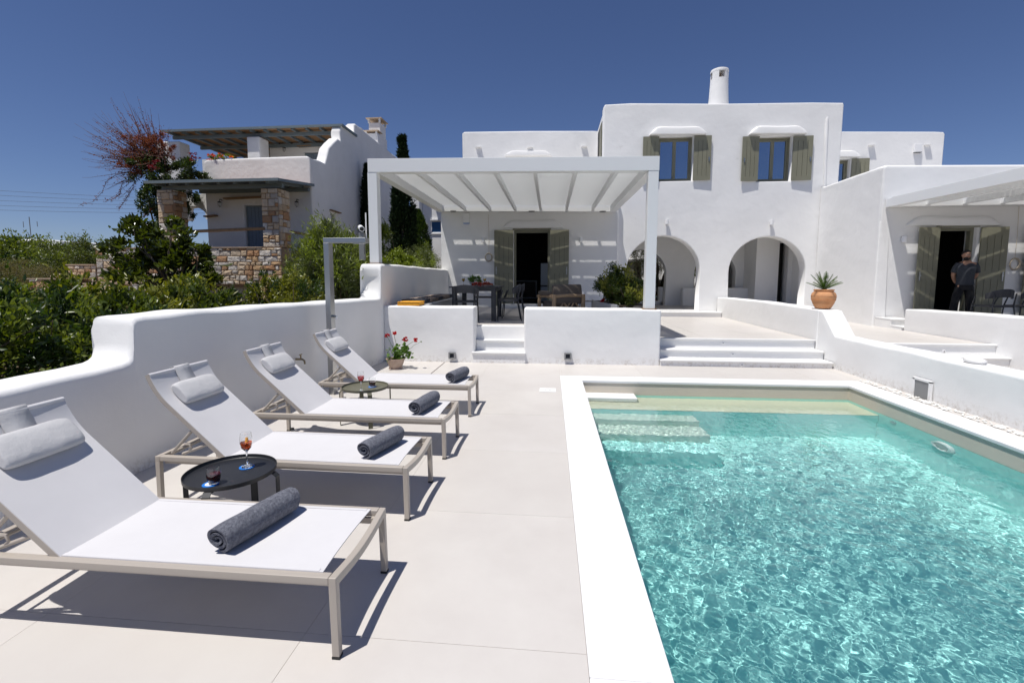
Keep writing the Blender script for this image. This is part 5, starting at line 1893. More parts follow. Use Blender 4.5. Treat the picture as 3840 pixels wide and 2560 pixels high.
# ribbed planter with bush beside the right post
pl = T('ribbed_planter', 'curved planter with light grey upright slats behind the right terrace wall', 'planter', None, (1.4, 10.5, FZ))
curve = [(1.02, 11.6), (1.02, 11.2), (1.05, 10.7), (1.12, 10.2), (1.22, 9.8), (1.34, 9.52)]
cpts = []
for a, c_ in zip(curve[:-1], curve[1:]):
    for i in range(9):
        cpts.append((a[0] + (c_[0] - a[0]) * i / 9, a[1] + (c_[1] - a[1]) * i / 9))
for (x, y), (x2, y2) in zip(cpts[:-1], cpts[1:]):
    MB().bar((x, y, FZ + .21), (x + (x2 - x) * .62, y + (y2 - y) * .62, FZ + .21), .03, .43).build('rib', 'greyslat', pl)
b = MB()
prev = None
top = [(x + .03, y, FZ + .40) for x, y in cpts] + [(1.95, 9.55, FZ + .40), (1.95, 11.6, FZ + .40)]
b.v = top
b.f = [tuple(range(len(top)))]
b.build('soil', 'soil', pl)
b = MB()
for (x, y), (x2, y2) in zip(cpts[:-1], cpts[1:]):
    b.bar((x + .03, y, FZ + .2), (x2 + .03, y2, FZ + .2), .02, .42)
b.build('backing', 'greymetal', pl)
bush('planter_bush', 'dense variegated bush at the foot of the right pergola post', 'bush',
     [(1.50, 10.3, 1.42, .36, .42, .38), (1.72, 10.0, 1.32, .26, .3, .32), (1.38, 10.6, 1.45, .30, .4, .36), (1.55, 9.8, 1.25, .30, .26, .22), (1.62, 10.6, 1.6, .24, .3, .22)], 13000, .062, .026, 'leaf_var', 31, ground=1.05, up=.4)
o = bpy.data.objects['planter_bush']
foliage('dark_leaf', [(1.32, 10.6, 1.46, .34, .4, .40), (1.45, 10.9, 1.3, .36, .4, .35)], 3200, .055, .022, 'leaf_hedge', o, 33)
foliage('blossom', [(1.12, 10.4, 1.17, .05, .05, .05)], 80, .03, .03, 'petal_red', o, 34)

# ------------------------------------------------------------ the man on the right terrace
def skin_mesh(name, verts, edges, radii, m, parent, root=0, sub=2):
    me = bpy.data.meshes.new(name)
    me.from_pydata(verts, edges, [])
    o = link(name, me, m, parent)
    o.modifiers.new('skin', 'SKIN')
    sd = o.modifiers.new('sub', 'SUBSURF')
    sd.levels = sub
    sd.render_levels = sub
    for v_, r_ in zip(me.skin_vertices[0].data, radii):
        v_.radius = r_ if isinstance(r_, tuple) else (r_, r_)
    me.skin_vertices[0].data[root].use_root = True
    o.modifiers['skin'].use_smooth_shade = True
    return o
px_, py_, pz_ = 9.68, 12.12, .60
man = T('person', 'bearded man in grey t-shirt and black trousers by the right door, hands behind back', 'person', None, (px_, py_, pz_))
def MP(x, y, z):      # body frame turned slightly towards the camera's left
    a = .25
    return (px_ + x * math.cos(a) + y * math.sin(a), py_ - x * math.sin(a) * 1 + y * math.cos(a), pz_ + z)
S = 1.665 / 1.75
def mp(x, y, z):
    return MP(x * S, y * S, z * S)
# continuous body: pelvis 0, spine, neck, head base, arms, legs
bv = [mp(0, 0, .92), mp(0, 0, 1.08), mp(0, -.01, 1.28), mp(0, 0, 1.42), mp(-.02, -.02, 1.52),
      mp(.18, .0, 1.40), mp(.245, .09, 1.13), mp(.14, .19, .95), mp(.08, .20, .94),
      mp(-.17, .02, 1.40), mp(-.19, .13, 1.14), mp(-.11, .19, .96), mp(-.05, .20, .95),
      mp(.10, 0, .86), mp(.12, -.01, .48), mp(.13, .02, .07), mp(.14, -.14, .04),
      mp(-.10, 0, .86), mp(-.19, -.04, .48), mp(-.22, .0, .07), mp(-.24, -.16, .04)]
be = [(0, 1), (1, 2), (2, 3), (3, 4), (3, 5), (5, 6), (6, 7), (7, 8), (3, 9), (9, 10), (10, 11), (11, 12), (0, 13), (13, 14), (14, 15), (15, 16), (0, 17), (17, 18), (18, 19), (19, 20)]
br = [(.13, .10), (.13, .10), (.14, .10), (.08, .06), (.052, .052), .062, .046, .032, .036, .062, .046, .032, .036, (.085, .085), .06, .042, .035, (.085, .085), .06, .042, .035]
skin_mesh('body', bv, be, br, 'skin', man)
# head
def blob(name, c, r, m, parent, n=20, k=14, f=None):
    b = MB()
    for i in range(k + 1):
        a = PI * i / k
        for j in range(n):
            t_ = 2 * PI * j / n
            p = Vector((math.sin(a) * math.cos(t_), math.sin(a) * math.sin(t_), math.cos(a)))
            q = f(p) if f else p
            b.v.append(mp(c[0] + q.x * r[0], c[1] + q.y * r[1], c[2] + q.z * r[2]))
    for i in range(k):
        for j in range(n):
            b.f.append((i * n + j, i * n + (j + 1) % n, (i + 1) * n + (j + 1) % n, (i + 1) * n + j))
    return b.build(name, m, parent, smooth=80)
HC = (-.03, -.03, 1.625)
def headf(p):
    q = p.copy()
    if p.z < 0:
        q.x *= 1 - .22 * (-p.z)
        q.y *= 1 - .10 * (-p.z)
    return q
hd = blob('head', HC, (.078, .098, .122), 'skin', man, f=headf)
def cap(p):
    q = p.copy()
    if p.z < .38 and p.y < .15:
        q = q * .86
    if p.z < -.35:
        q = q * .80
    return q
blob('hair', (HC[0], HC[1] + .012, HC[2] + .022), (.087, .104, .116), 'hair', man, f=cap)
def beardf(p):
    q = p.copy()
    if p.y > .25:
        q = q * .8
    return q
blob('beard', (HC[0], HC[1] - .028, HC[2] - .070), (.064, .072, .056), 'hair', man, f=beardf)
blob('nose', (HC[0], HC[1] - .105, HC[2] - .008), (.012, .018, .022), 'skin', hd, 10, 8)
blob('mouth', (HC[0], HC[1] - .099, HC[2] - .055), (.022, .006, .006), 'skin', hd, 10, 6)
for sx_ in (-1, 1):
    blob('eye', (HC[0] + sx_ * .030, HC[1] - .088, HC[2] + .012), (.012, .008, .007), 'white', hd, 10, 8)
    blob('pupil', (HC[0] + sx_ * .030, HC[1] - .095, HC[2] + .012), (.005, .004, .005), 'hair', hd, 8, 6)
    blob('eyebrow', (HC[0] + sx_ * .030, HC[1] - .093, HC[2] + .034), (.019, .007, .006), 'hair', hd, 10, 6)
    blob('ear', (HC[0] + sx_ * .079, HC[1] + .01, HC[2] - .005), (.010, .018, .028), 'skin', hd, 10, 8)
    b = MB()
    b.tube([mp(HC[0] + sx_ * .030 + .022 * math.cos(a), HC[1] - .103, HC[2] + .008 + .018 * math.sin(a)) for a in [2 * PI * i / 14 for i in range(15)]], .0016, 5)
    b.build('spectacle_rim', 'steel', hd)
# hands behind the back: palm and five fingers
for sx_, hx, hy, hz in ((1, .06, .205, .935), (-1, -.05, .215, .945)):
    hv = [mp(hx + sx_ * .03, hy, hz), mp(hx - sx_ * .04, hy + .005, hz - .01)]
    he = [(0, 1)]
    hr = [(.034, .018), (.036, .016)]
    for q in range(4):
        a0 = len(hv)
        oz = .028 - q * .019
        ln_ = (.040, .046, .042, .032)[q]
        hv += [mp(hx - sx_ * .055, hy + .005, hz - .01 + oz), mp(hx - sx_ * (.055 + ln_ * .6), hy + .012, hz - .014 + oz), mp(hx - sx_ * (.055 + ln_), hy + .004, hz - .022 + oz)]
        he += [(1, a0), (a0, a0 + 1), (a0 + 1, a0 + 2)]
        hr += [.0095, .0085, .007]
    a0 = len(hv)
    hv += [mp(hx, hy + .01, hz + .035), mp(hx - sx_ * .03, hy + .015, hz + .05)]
    he += [(0, a0), (a0, a0 + 1)]
    hr += [.012, .009]
    skin_mesh('hand', hv, he, hr, 'skin', man, 0, 1)
# clothes: stacked elliptical rings, slightly rumpled
def loft(name, rings, m, n=28, close=True):
    b = MB()
    for (cx_, cy_, z_, rx_, ry_) in rings:
        for j in range(n):
            t_ = 2 * PI * j / n
            w = 1 + .035 * noise.noise(Vector((math.cos(t_) * 2, math.sin(t_) * 2, z_ * 9)))
            b.v.append(mp(cx_ + rx_ * w * math.cos(t_), cy_ + ry_ * w * math.sin(t_), z_))
    for i in range(len(rings) - 1):
        for j in range(n):
            b.f.append((i * n + j, i * n + (j + 1) % n, (i + 1) * n + (j + 1) % n, (i + 1) * n + j))
    return b.build(name, m, man, smooth=80)
loft('t_shirt', [(0, 0, .905, .178, .130), (0, 0, .91, .182, .134), (0, 0, 1.0, .170, .126), (0, 0, 1.10, .166, .124), (0, -.005, 1.22, .180, .130), (0, -.005, 1.32, .196, .130), (0, 0, 1.39, .190, .112), (-.005, 0, 1.43, .140, .092), (-.01, -.005, 1.462, .082, .074), (-.012, -.006, 1.468, .066, .066)], 'tshirt')
for sx_, pts in ((1, [(.10, .0, 1.40), (.17, .005, 1.395), (.215, .03, 1.32), (.238, .06, 1.21)]), (-1, [(-.10, .0, 1.40), (-.165, .01, 1.395), (-.185, .045, 1.32), (-.19, .085, 1.22)])):
    MB().tube([mp(*q) for q in pts], [.058 * S, .068 * S, .066 * S, .068 * S], 14).build('sleeve', 'tshirt', man, smooth=60)
loft('trousers', [(0, 0, .97, .158, .118), (0, 0, .90, .172, .124), (0, 0, .82, .176, .122), (0, 0, .78, .170, .112)], 'trousers')
for pts in ([(.085, 0, .86), (.105, -.005, .66), (.12, -.01, .46), (.128, .01, .26), (.13, .02, .045)], [(-.085, 0, .86), (-.14, -.02, .66), (-.19, -.04, .46), (-.208, -.02, .26), (-.22, 0, .045)]):
    MB().tube([mp(*q) for q in pts], [.092 * S, .088 * S, .075 * S, .066 * S, .062 * S], 14).build('trouser_leg', 'trousers', man, smooth=60)
# ------------------------------------------------------------ stone house on the left
sh = T('stone_house', 'two-storey white house with stone columns, stone balustrade and grey-blue wooden pergolas', 'house', None, (-10, 15.8, .6))
SX = -8.13
stone_meshes = []
for q in range(12):
    b = MB()
    def J(a):
        return R.uniform(-a, a)
    back = [(-.5, 0, -.5), (.5, 0, -.5), (.5, 0, .5), (-.5, 0, .5)]
    cut = [R.uniform(.02, .10) for _ in range(4)]
    mid = []
    for (x, y, z), c_ in zip(back, cut):
        sx_, sz_ = math.copysign(1, x), math.copysign(1, z)
        mid += [(x - sx_ * (c_ if sx_ * sz_ < 0 else 0) + J(.02), -.62, z - sz_ * (0 if sx_ * sz_ < 0 else c_) + J(.02)),
                (x - sx_ * (0 if sx_ * sz_ < 0 else c_) + J(.02), -.62, z - sz_ * (c_ if sx_ * sz_ < 0 else 0) + J(.02))]
    ctr = (J(.15), -1.0 - R.uniform(0, .12), J(.15))
    rim = [(x * .84 + J(.03), -.92 + J(.08), z * .84 + J(.03)) for x, y, z in mid]
    b.v = [(x, 0, z) for x, y, z in mid] + mid + rim + [ctr]
    for j in range(8):
        k = (j + 1) % 8
        b.f += [(j, k, 8 + k, 8 + j), (8 + j, 8 + k, 16 + k, 16 + j), (16 + j, 16 + k, 24)]
    me = b.mesh('stone', 25)
    me.materials.append(M['stone'])
    stone_meshes.append(me)
def stones(parent, org, udir, W, Hh, depth=.05, seed=0, hmin=.09, hmax=.20, wmin=.11, wmax=.34, gap=.016):
    rr = random.Random(seed)
    u = Vector(udir).normalized()
    n = Vector((u.y, -u.x, 0))       # outward normal
    rows, z = [], 0
    while z < Hh - .05:
        h = min(rr.uniform(hmin, hmax), Hh - z)
        if Hh - z - h < .06:
            h = Hh - z
        rows.append((z, h))
        z += h
    cnt = 0
    ang = math.atan2(u.y, u.x)
    for z, h in rows:
        x = 0
        while x < W - .02:
            w = min(rr.uniform(wmin, wmax) * (1.2 if h > .15 else 1), W - x)
            if W - x - w < .08:
                w = W - x
            parts_ = [(z, h)]
            if h > .15 and rr.random() < .28:
                s_ = rr.uniform(.35, .65)
                parts_ = [(z, h * s_), (z + h * s_, h * (1 - s_))]
                w = min(w, .2) if W - x > .3 else w
            for zz, hh in parts_:
                o = link('stone', rr.choice(stone_meshes), None, parent, world=False)
                c = Vector(org) + u * (x + w / 2) + Vector((0, 0, zz + hh / 2))
                o.location = c
                o.rotation_euler = (0, rr.uniform(-.03, .03), ang)
                o.scale = ((w - gap) * rr.choice((1, -1)), depth * rr.uniform(.8, 1.25), (hh - gap) * rr.choice((1, -1)))
                cnt += 1
            x += w
    return cnt
def stone_block(parent, name, x0, y0, z0, x1, y1, z1, faces='FR', seed=0, **kw):
    o = MB().box(x0, y0, z0, x1, y1, z1).build(name, 'mortar', parent)
    if 'F' in faces:
        stones(o, (x0, y0 + .015, z0), (1, 0, 0), x1 - x0, z1 - z0, seed=seed, **kw)
    if 'R' in faces:
        stones(o, (x1 - .015, y0, z0), (0, 1, 0), y1 - y0, z1 - z0, seed=seed + 50, **kw)
    return o
# ground-floor volume and terrace parapet (seen front y=15.8 and right side x=-8.13)
gf = [(-12.05, .4), (-12.05, 5.62), (-11.9, 5.70), (-10, 5.73), (-8.3, 5.74), (-8.14, 5.66), (-8.13, .4)]
panel('front_wall', gf, [rect(-10.62, 1.75, -9.85, 4.12)], 15.8, .35, 'plaster_old', sh, .06)
sp = [(15.9, .4), (15.9, 5.66), (16.4, 5.74), (16.85, 5.74), (17.05, 6.05), (17.2, 6.35), (17.55, 6.62), (18.0, 6.92), (18.25, 6.9), (18.2, 7.2), (18.35, 7.5), (18.8, 7.55), (19.55, 7.56), (19.6, 7.9), (19.75, 7.99), (20.4, 7.98), (24.4, 7.92), (26.2, 7.9), (26.4, 7.4), (26.4, .4)]
panel('side_wall', sp, [rect(17.23, 3.35, 17.62, 3.98), rect(24.9, 3.35, 25.2, 3.9)], 0, .4, 'plaster_old', sh, .07, axis='x', x=SX)
b = MB().box(-12.0, 16.1, 4.5, SX - .3, 26, 4.8).box(-12.05, 16.1, .4, -11.75, 26, 5.6)
b.build('terrace_slab', 'plaster_old', sh)
panel('upper_front_wall', [(-12.4, 4.5), (-12.4, 8.05), (-12.2, 8.14), (-8.6, 8.14), (-8.2, 8.05), (-8.2, 4.5)], [rect(-10.80, 5.0, -9.85, 7.06)], 20.4, .35, 'plaster_old', sh, .06)
MB().box(-12.38, 20.7, 4.5, -12.1, 26, 8.0).box(-17.2, 22.5, 4.5, -12.4, 22.8, 7.4).box(-13.1, 20.7, 7.5, SX - .2, 26, 7.7).build('upper_shell', 'plaster_old', sh)
# arched wall left of the front
panel('arched_wall', [(-13.75, .8), (-13.75, 4.3), (-12.0, 4.75), (-12.0, .8)], [arch(-12.85, .62, .9, 3.5, 4.15)], 16.2, .3, 'plaster_old', sh, .04)
def plank_door(x0, x1, z0, z1, y, n, name='door'):
    d = MB().box(x0, y + .05, z0, x1, y + .08, z1).build(name, 'bluedoor', sh)
    w = (x1 - x0) / n
    for i in range(n):
        MB().box(x0 + w * i + .004, y + .022, z0, x0 + w * (i + 1) - .004, y + .049, z1).build('plank', 'bluedoor', d)
    b = MB()
    frame_(b, x0 - .05, z0 - .03, x1 + .05, z1 + .05, y + .02, .05, .06)
    b.build('frame', 'bluewood', d)
    return d
plank_door(-10.56, -9.9, 1.78, 4.06, 15.88, 5)
plank_door(-10.74, -9.92, 5.0, 7.0, 20.48, 3)
for a in ((-11.25, 4.34, -9.7, 4.38, 15.70), (-12.0, 3.74, -11.6, 3.78, 15.68), (-11.0, 7.28, -9.7, 7.32, 20.30)):
    MB().bar((a[0], a[4], a[1]), (a[2], a[4] + .02, a[3]), .22, .045).build('wooden_ledge', 'driftwood', sh)
MB().bar((SX + .03, 17.05, 4.10), (SX + .03, 17.85, 4.08), .16, .035).build('wooden_ledge', 'driftwood', sh)
MB().bar((SX + .03, 24.6, 4.02), (SX + .03, 25.5, 4.0), .16, .035).build('wooden_ledge', 'driftwood', sh)
w_ = MB().box(SX - .25, 17.23, 3.35, SX - .2, 17.62, 3.98).build('window', 'bluewood', sh)
MB().box(SX - .20, 17.28, 3.40, SX - .19, 17.57, 3.93).build('pane', 'pane', w_)
# chimney with two hooded vents
b = MB().box(SX - .75, 22.6, 7.7, SX - .10, 23.9, 8.45).box(SX - .70, 23.0, 8.45, SX - .12, 23.8, 9.05)
c_ = b.build('chimney', 'plaster_old', sh, bev=.03)
for (x0, y0, x1, y1, z) in ((SX - .80, 22.5, SX - .05, 23.1, 8.52), (SX - .80, 22.9, SX - .02, 23.9, 9.22)):
    MB().box(x0, y0, z, x1, y1, z + .04).build('cap_slab', 'slab', c_)
    for px2 in (x0 + .08, x1 - .16):
        for py2 in (y0 + .06, y1 - .14):
            MB().box(px2, py2, z - .18, px2 + .08, py2 + .08, z).build('cap_post', 'plaster_old', c_)
# timber pergolas
def timber(x0, x1, y0, y1, z0, zr, xs_, name, purlins, yv=None):
    """front edge height z0 (top), rear zr"""
    def Zt(y):
        return z0 + (zr - z0) * (y - y0) / (y1 - y0)
    t_ = 0.085
    m_ = sh
    b = MB().hexa([(x0, y0, z0 - t_), (x1, y0, z0 - t_), (x1, y0 + .07, z0 - t_), (x0, y0 + .07, z0 - t_), (x0, y0, z0), (x1, y0, z0), (x1, y0 + .07, z0), (x0, y0 + .07, z0)])
    f_ = b.build(name, 'bluewood', m_)
    MB().hexa([(x1 - .06, y0 + .07, Zt(y0) - t_), (x1, y0 + .07, Zt(y0) - t_), (x1, yv or y1, Zt(yv or y1) - t_), (x1 - .06, yv or y1, Zt(yv or y1) - t_), (x1 - .06, y0 + .07, Zt(y0)), (x1, y0 + .07, Zt(y0)), (x1, yv or y1, Zt(yv or y1)), (x1 - .06, yv or y1, Zt(yv or y1))]).build('verge_board', 'bluewood', f_)
    x1c, x1 = x1, (x1 - .14 if yv else x1)
    MB().hexa([(x0, y0 + .07, z0 - .035), (x1 - .06, y0 + .07, z0 - .035), (x1 - .06, y1, zr - .035), (x0, y1, zr - .035), (x0, y0 + .07, z0 - .004), (x1 - .06, y0 + .07, z0 - .004), (x1 - .06, y1, zr - .004), (x0, y1, zr - .004)]).build('reed_cover', 'reed', f_)
    for x in xs_:
        MB().hexa([(x - .04, y0 + .12, z0 - .13), (x + .04, y0 + .12, z0 - .13), (x + .04, y1, zr - .13), (x - .04, y1, zr - .13), (x - .04, y0 + .12, z0 - .037), (x + .04, y0 + .12, z0 - .037), (x + .04, y1, zr - .037), (x - .04, y1, zr - .037)]).build('rafter', 'bluewood', f_)
    for y, h in purlins:
        MB().box(x0 + .2, y, Zt(y) - .13 - h, x1 - .15, y + .10, Zt(y) - .132).build('purlin', 'bluewood', f_)
    return f_
timber(-12.35, -8.03, 13.6, 15.8, 4.57, 4.80, [-12.1 + .52 * k for k in range(8)], 'lower_pergola', [(14.05, .12), (15.65, .12)])
timber(-15.7, -8.05, 18.25, 22.5, 7.53, 7.50, [-15.4 + .58 * k for k in range(13)], 'upper_pergola', [(18.65, .13), (20.2, .13), (22.3, .13)], yv=19.68)
# upper columns
MB().box(-12.15, 18.45, 5.0, -11.60, 19.1, 7.22).build('upper_column', 'plaster_old', sh, bev=.05)
MB().box(-16.1, 18.5, 4.0, -15.1, 19.1, 7.15).build('upper_column', 'plaster_old', sh, bev=.05)
# stone columns and balustrade
stone_block(sh, 'stone_column', -8.83, 14.0, 2.56, -8.30, 14.62, 4.34, 'FR', 3, hmin=.13, hmax=.26)
stone_block(sh, 'stone_column', -12.28, 14.0, 2.56, -11.75, 14.55, 4.36, 'FR', 8, hmin=.13, hmax=.26)
n1 = stone_block(sh, 'balustrade', -11.6, 13.93, 1.42, -8.22, 14.35, 2.54, 'F', 21, wmax=.40)
stone_block(sh, 'balustrade_return', -8.6, 14.36, .7, -8.22, 15.75, 2.50, 'R', 31, hmin=.14, hmax=.26)
stone_block(sh, 'pier_foot', -8.95, 13.93, .55, -8.22, 14.35, 1.40, 'FR', 37, hmin=.14, hmax=.26)
MB().box(-11.7, 13.88, 2.545, -8.83, 14.36, 2.575).build('coping', 'slab', sh)
MB().bar((-12.2, 14.0, 3.04), (-8.75, 13.98, 3.14), .09, .09).build('hand_rail', 'driftwood', sh, bev=.02)
MB().bar((-8.32, 14.5, 3.10), (-8.20, 15.75, 3.06), .08, .08).build('hand_rail', 'driftwood', sh, bev=.02)
MB().box(-11.7, 13.95, 1.33, -8.97, 14.2, 1.415).build('lintel', 'driftwood', sh)
rs = MB().box(-11.7, 14.06, .4, -8.97, 14.1, 1.33).build('roller_shutter', 'shutterroll', sh)
for i in range(16):
    MB().box(-11.7, 14.03, .45 + i * .055, -8.97, 14.058, .45 + i * .055 + .045).build('shutter_slat', 'shutterroll', rs)
def bulkhead(x, y, z, label):
    t = T('lantern', label, 'lantern', 'black caged wall lanterns on the stone house', (x, y, z))
    MB().tube([(x, y, z + .14), (x, y - .12, z + .16), (x, y - .14, z + .10)], .014, 6).build('bracket', 'charcoal', t)
    MB().lathe([(.001, .10), (.06, .08), (.07, .05), (.05, .045)], (x, y - .14, z), 14).build('cap', 'charcoal', t, smooth=50)
    MB().lathe([(.045, .045), (.05, -.02), (.03, -.09), (.001, -.10)], (x, y - .14, z), 12).build('globe', 'glass', t, smooth=50)
    b = MB()
    for k in range(5):
        a = 2 * PI * k / 5
        b.tube([(x + .055 * math.cos(a), y - .14 + .055 * math.sin(a), z + .045), (x + .055 * math.cos(a), y - .14 + .055 * math.sin(a), z - .04), (x, y - .14, z - .11)], .004, 4)
    b.build('cage', 'charcoal', t)
bulkhead(-11.42, 15.8, 4.16, 'caged black lantern left of the blue door under the lower wooden pergola')
bulkhead(-8.62, 15.8, 4.12, 'caged black lantern right of the stone column on the stone house')
bulkhead(-11.62, 20.4, 7.18, 'caged black lantern on the upper storey of the stone house')
# garden stone walls left of the house
gw_ = T('garden_stone_wall', 'stepped rubble stone wall left of the house, half hidden by the broad-leaved tree', 'wall', None, (-14, 13.9, .5))
stone_block(gw_, 'main_run', -14.45, 13.90, .5, -11.62, 14.3, 2.54, 'F', 41, hmin=.11, hmax=.25, wmax=.42)
MB().box(-14.5, 13.85, 2.545, -11.7, 14.32, 2.58).build('coping', 'slab', gw_)
stone_block(gw_, 'middle_step', -15.45, 13.88, .5, -14.47, 14.3, 2.02, 'F', 47, hmin=.11, hmax=.25)
MB().box(-15.5, 13.83, 2.025, -14.47, 14.32, 2.06).build('coping', 'slab', gw_)
stone_block(gw_, 'low_step', -15.75, 12.95, .5, -14.7, 13.4, 1.58, 'FR', 51, hmin=.11, hmax=.25)
MB().box(-15.8, 12.9, 1.585, -14.65, 13.86, 1.62).build('coping', 'slab', gw_)
for i in range(4):
    MB().box(-14.6, 12.6 + i * .3, .5, -13.4, 14.0, .95 + i * .17).build('stair', 'slab', gw_, bev=.015)
fw = T('front_stone_wall', 'low rubble stone wall behind the hedge at the left edge', 'wall', None, (-14, 11.9, .2))
stone_block(fw, 'run', -16.5, 11.8, .1, -11.5, 12.2, .93, 'F', 61, hmin=.13, hmax=.24, wmax=.45)
MB().box(-16.6, 11.74, .935, -11.4, 12.25, .97).build('coping', 'slab', fw)
pebble_stone('boulder', 'pale rounded stone resting on the low step of the rubble wall', (-15.2, 13.3, 1.68), (.22, .12, .08), 'slab')
tb = T('stone_bench', 'flat stone bench on two upright slabs under the broad-leaved tree', 'bench', None, (-11.9, 12.6, .5))
MB().box(-12.9, 12.4, 1.45, -11.0, 12.8, 1.53).build('seat', 'slab', tb, bev=.01)
for x in (-12.6, -11.4):
    MB().box(x, 12.45, .4, x + .22, 12.75, 1.45).build('support', 'slab', tb, bev=.01)

# ------------------------------------------------------------ other buildings far behind
mh = T('blue_shutter_house', 'distant white house with a bright blue shutter beyond the cypress', 'house', None, (-6.5, 28, 1))
panel('front_wall', [(-7.75, 1), (-7.75, 7.2), (-3, 7.2), (-3, 1)], [rect(-7.2, 4.3, -6.45, 4.93)], 28.6, .4, 'plaster', mh, .04)
MB().box(-8.3, 28.0, 1, -7.76, 34, 8.2).build('side_wing', 'plaster', mh, bev=.04)
MB().box(-7.7, 28.8, 1, -3, 34, 7).build('body', 'plaster', mh)
w_ = MB().box(-7.2, 28.68, 4.3, -6.45, 28.75, 4.93).build('window', 'blueshutter', mh)
for i in range(9):
    MB().box(-7.17, 28.655, 4.32 + i * .067, -6.48, 28.68, 4.32 + i * .067 + .045).build('slat', 'blueshutter', w_)
MB().box(-7.25, 28.55, 4.18, -6.4, 28.65, 4.24).box(-7.25, 28.5, 5.0, -6.4, 28.65, 5.08).build('sill', 'plaster', mh)
MB().box(-7.05, 28.2, 6.1, -6.2, 28.6, 6.7).build('balcony_shade_block', 'dark', mh)  # solid dark block, the balcony's shade put into its colour
fh = T('far_white_house', 'distant flat white house with rounded corner showing above the hedge at the left', 'house', None, (-73, 62, 3))
b = MB().box(-80, 60, 2, -70.4, 70, 6.75).build('body', 'plaster', fh, bev=.3, seg=4)
MB().lathe([(1.2, -4), (1.2, 1.5), (.9, 2.0), (.001, 2.2)], (-70.2, 61.5, 4.1), 20).build('rounded_corner', 'plaster', fh, smooth=50)
an = T('antenna', 'thin aerial mast above the distant white house', 'antenna', None, (-70.6, 59, 4))
MB().tube([(-70.9, 59, 3), (-70.3, 58.5, 9.6)], .05, 5).build('mast', 'greymetal', an)
MB().bar((-71.4, 58.6, 9.0), (-71.4, 58.6, 8.2), .05, .05).bar((-69.3, 58.6, 9.0), (-69.3, 58.6, 8.3), .05, .05).build('element', 'greymetal', an)

# power lines
for i, (zl, zr) in enumerate(((10.506, 9.575), (10.017, 9.204), (9.483, 8.807), (8.981, 8.409), (8.516, 8.037))):
    x0, x1 = -57.2, -42.15
    sl_ = (zr - zl) / (x1 - x0)
    pts = []
    for k in range(25):
        x = x0 - 30 + (x1 + 12 - x0 + 30) * k / 24
        pts.append((x, 45., zl + sl_ * (x - x0) + .0006 * (x - x0) * (x - x1)))
    o = MB().tube(pts, .014, 5).build('power_line', 'wire')
    setp(o, ['topmost of the five power lines against the sky at the left', 'second power line from the top at the left', 'middle one of the five power lines at the left', 'second power line from the bottom at the left', 'lowest of the five power lines at the left'][i], 'power line', 'power lines at the left')

# ------------------------------------------------------------ trees and bushes
def cypress(name, label, x, y, z0, z1, r, n, seed, lean=0., m='leaf_cyp'):
    t = T(name, label, 'tree', None, (x, y, z0))
    MB().tube([(x, y, z0 - .3), (x, y, z0 + (z1 - z0) * .8)], [r * .18, r * .05], 7).build('trunk', 'bark', t, smooth=60)
    rng = np.random.default_rng(seed)
    u = rng.uniform(0, 1, n) ** .9
    prof = np.interp(u, [0, .06, .2, .5, .8, .93, 1], [.5, .85, 1, .92, .62, .28, .03])
    nc = 120
    cu_ = rng.uniform(0, 1, nc)
    ca = rng.uniform(0, 2 * np.pi, nc)
    k = rng.integers(0, nc, n)
    uu = np.clip(cu_[k] + rng.normal(0, .035, n), 0, 1)
    prof = np.interp(uu, [0, .06, .2, .5, .8, .93, 1], [.5, .85, 1, .92, .62, .28, .03])
    bump = .78 + .30 * rng.uniform(0, 1, nc)[k]
    ang = ca[k] + rng.normal(0, .28, n)
    rad = r * prof * bump * rng.uniform(.72, 1.04, n)
    p = np.stack([x + rad * np.cos(ang) + lean * uu, y + rad * np.sin(ang), z0 + (z1 - z0) * uu], 1)
    nn = np.stack([np.cos(ang) * .5, np.sin(ang) * .5, np.full(n, 1.4)], 1)
    link('crown', quads_mesh('crown', leaf_arrays(p, nn, .16, .05, rng)), m, t)
    return t
cypress('cypress', 'tall dark cypress seen through the left side of the white pergola', -5.98, 19, 1.0, 7.1, .50, 26000, 5, .06)
o = bpy.data.objects['cypress']
foliage('crown_tip', [(-5.93, 19, 6.9, .14, .14, .45)], 900, .12, .03, 'leaf_cyp', o, 8)
cypress('cypress', 'slim dark cypress just left of the left pergola post, before the stone house wall', -7.83, 20, 1.0, 6.3, .30, 16000, 6)
cypress('juniper', 'loose green conifer before the distant blue-shuttered house', -6.6, 23.5, .8, 4.85, .75, 12000, 7, m='leaf_hedge')

# broad-leaved tree, its largest leaves as parts
bt = T('broad_leaved_tree', 'broad-leaved glossy tree in front of the stone balustrade', 'tree', None, (-7.7, 9.5, 0))
rr = random.Random(9)
fb = [(-8.9, 9.4, 2.20, .75, .6, .50), (-8.2, 9.5, 2.45, .8, .7, .50), (-7.6, 9.4, 2.05, .55, .6, .55), (-7.5, 9.6, 1.6, .40, .5, .50), (-9.2, 9.6, 1.75, .45, .5, .35), (-8.3, 9.3, 1.75, .8, .6, .35)]
tips = []
for b_ in fb:
    for _ in range(8):
        tips.append((b_[0] + rr.uniform(-.9, .9) * b_[3], b_[1] + rr.uniform(-.8, .8) * b_[4], b_[2] + rr.uniform(-.5, .9) * b_[5]))
mb = MB().tube([(-7.72, 9.5, -.1), (-7.78, 9.5, .6), (-7.95, 9.5, 1.2), (-8.1, 9.5, 1.6)], [.09, .075, .065, .05], 9)
mb.build('trunk', 'bark', bt, smooth=60)
limbs((-8.0, 9.5, 1.3), tips, .03, .006, rr).build('branch', 'bark', bt, smooth=60)
foliage('crown', fb, 7000, .14, .065, 'leaf_ficus', bt, 9, shell=.35, bias=1.0)
lb = MB()
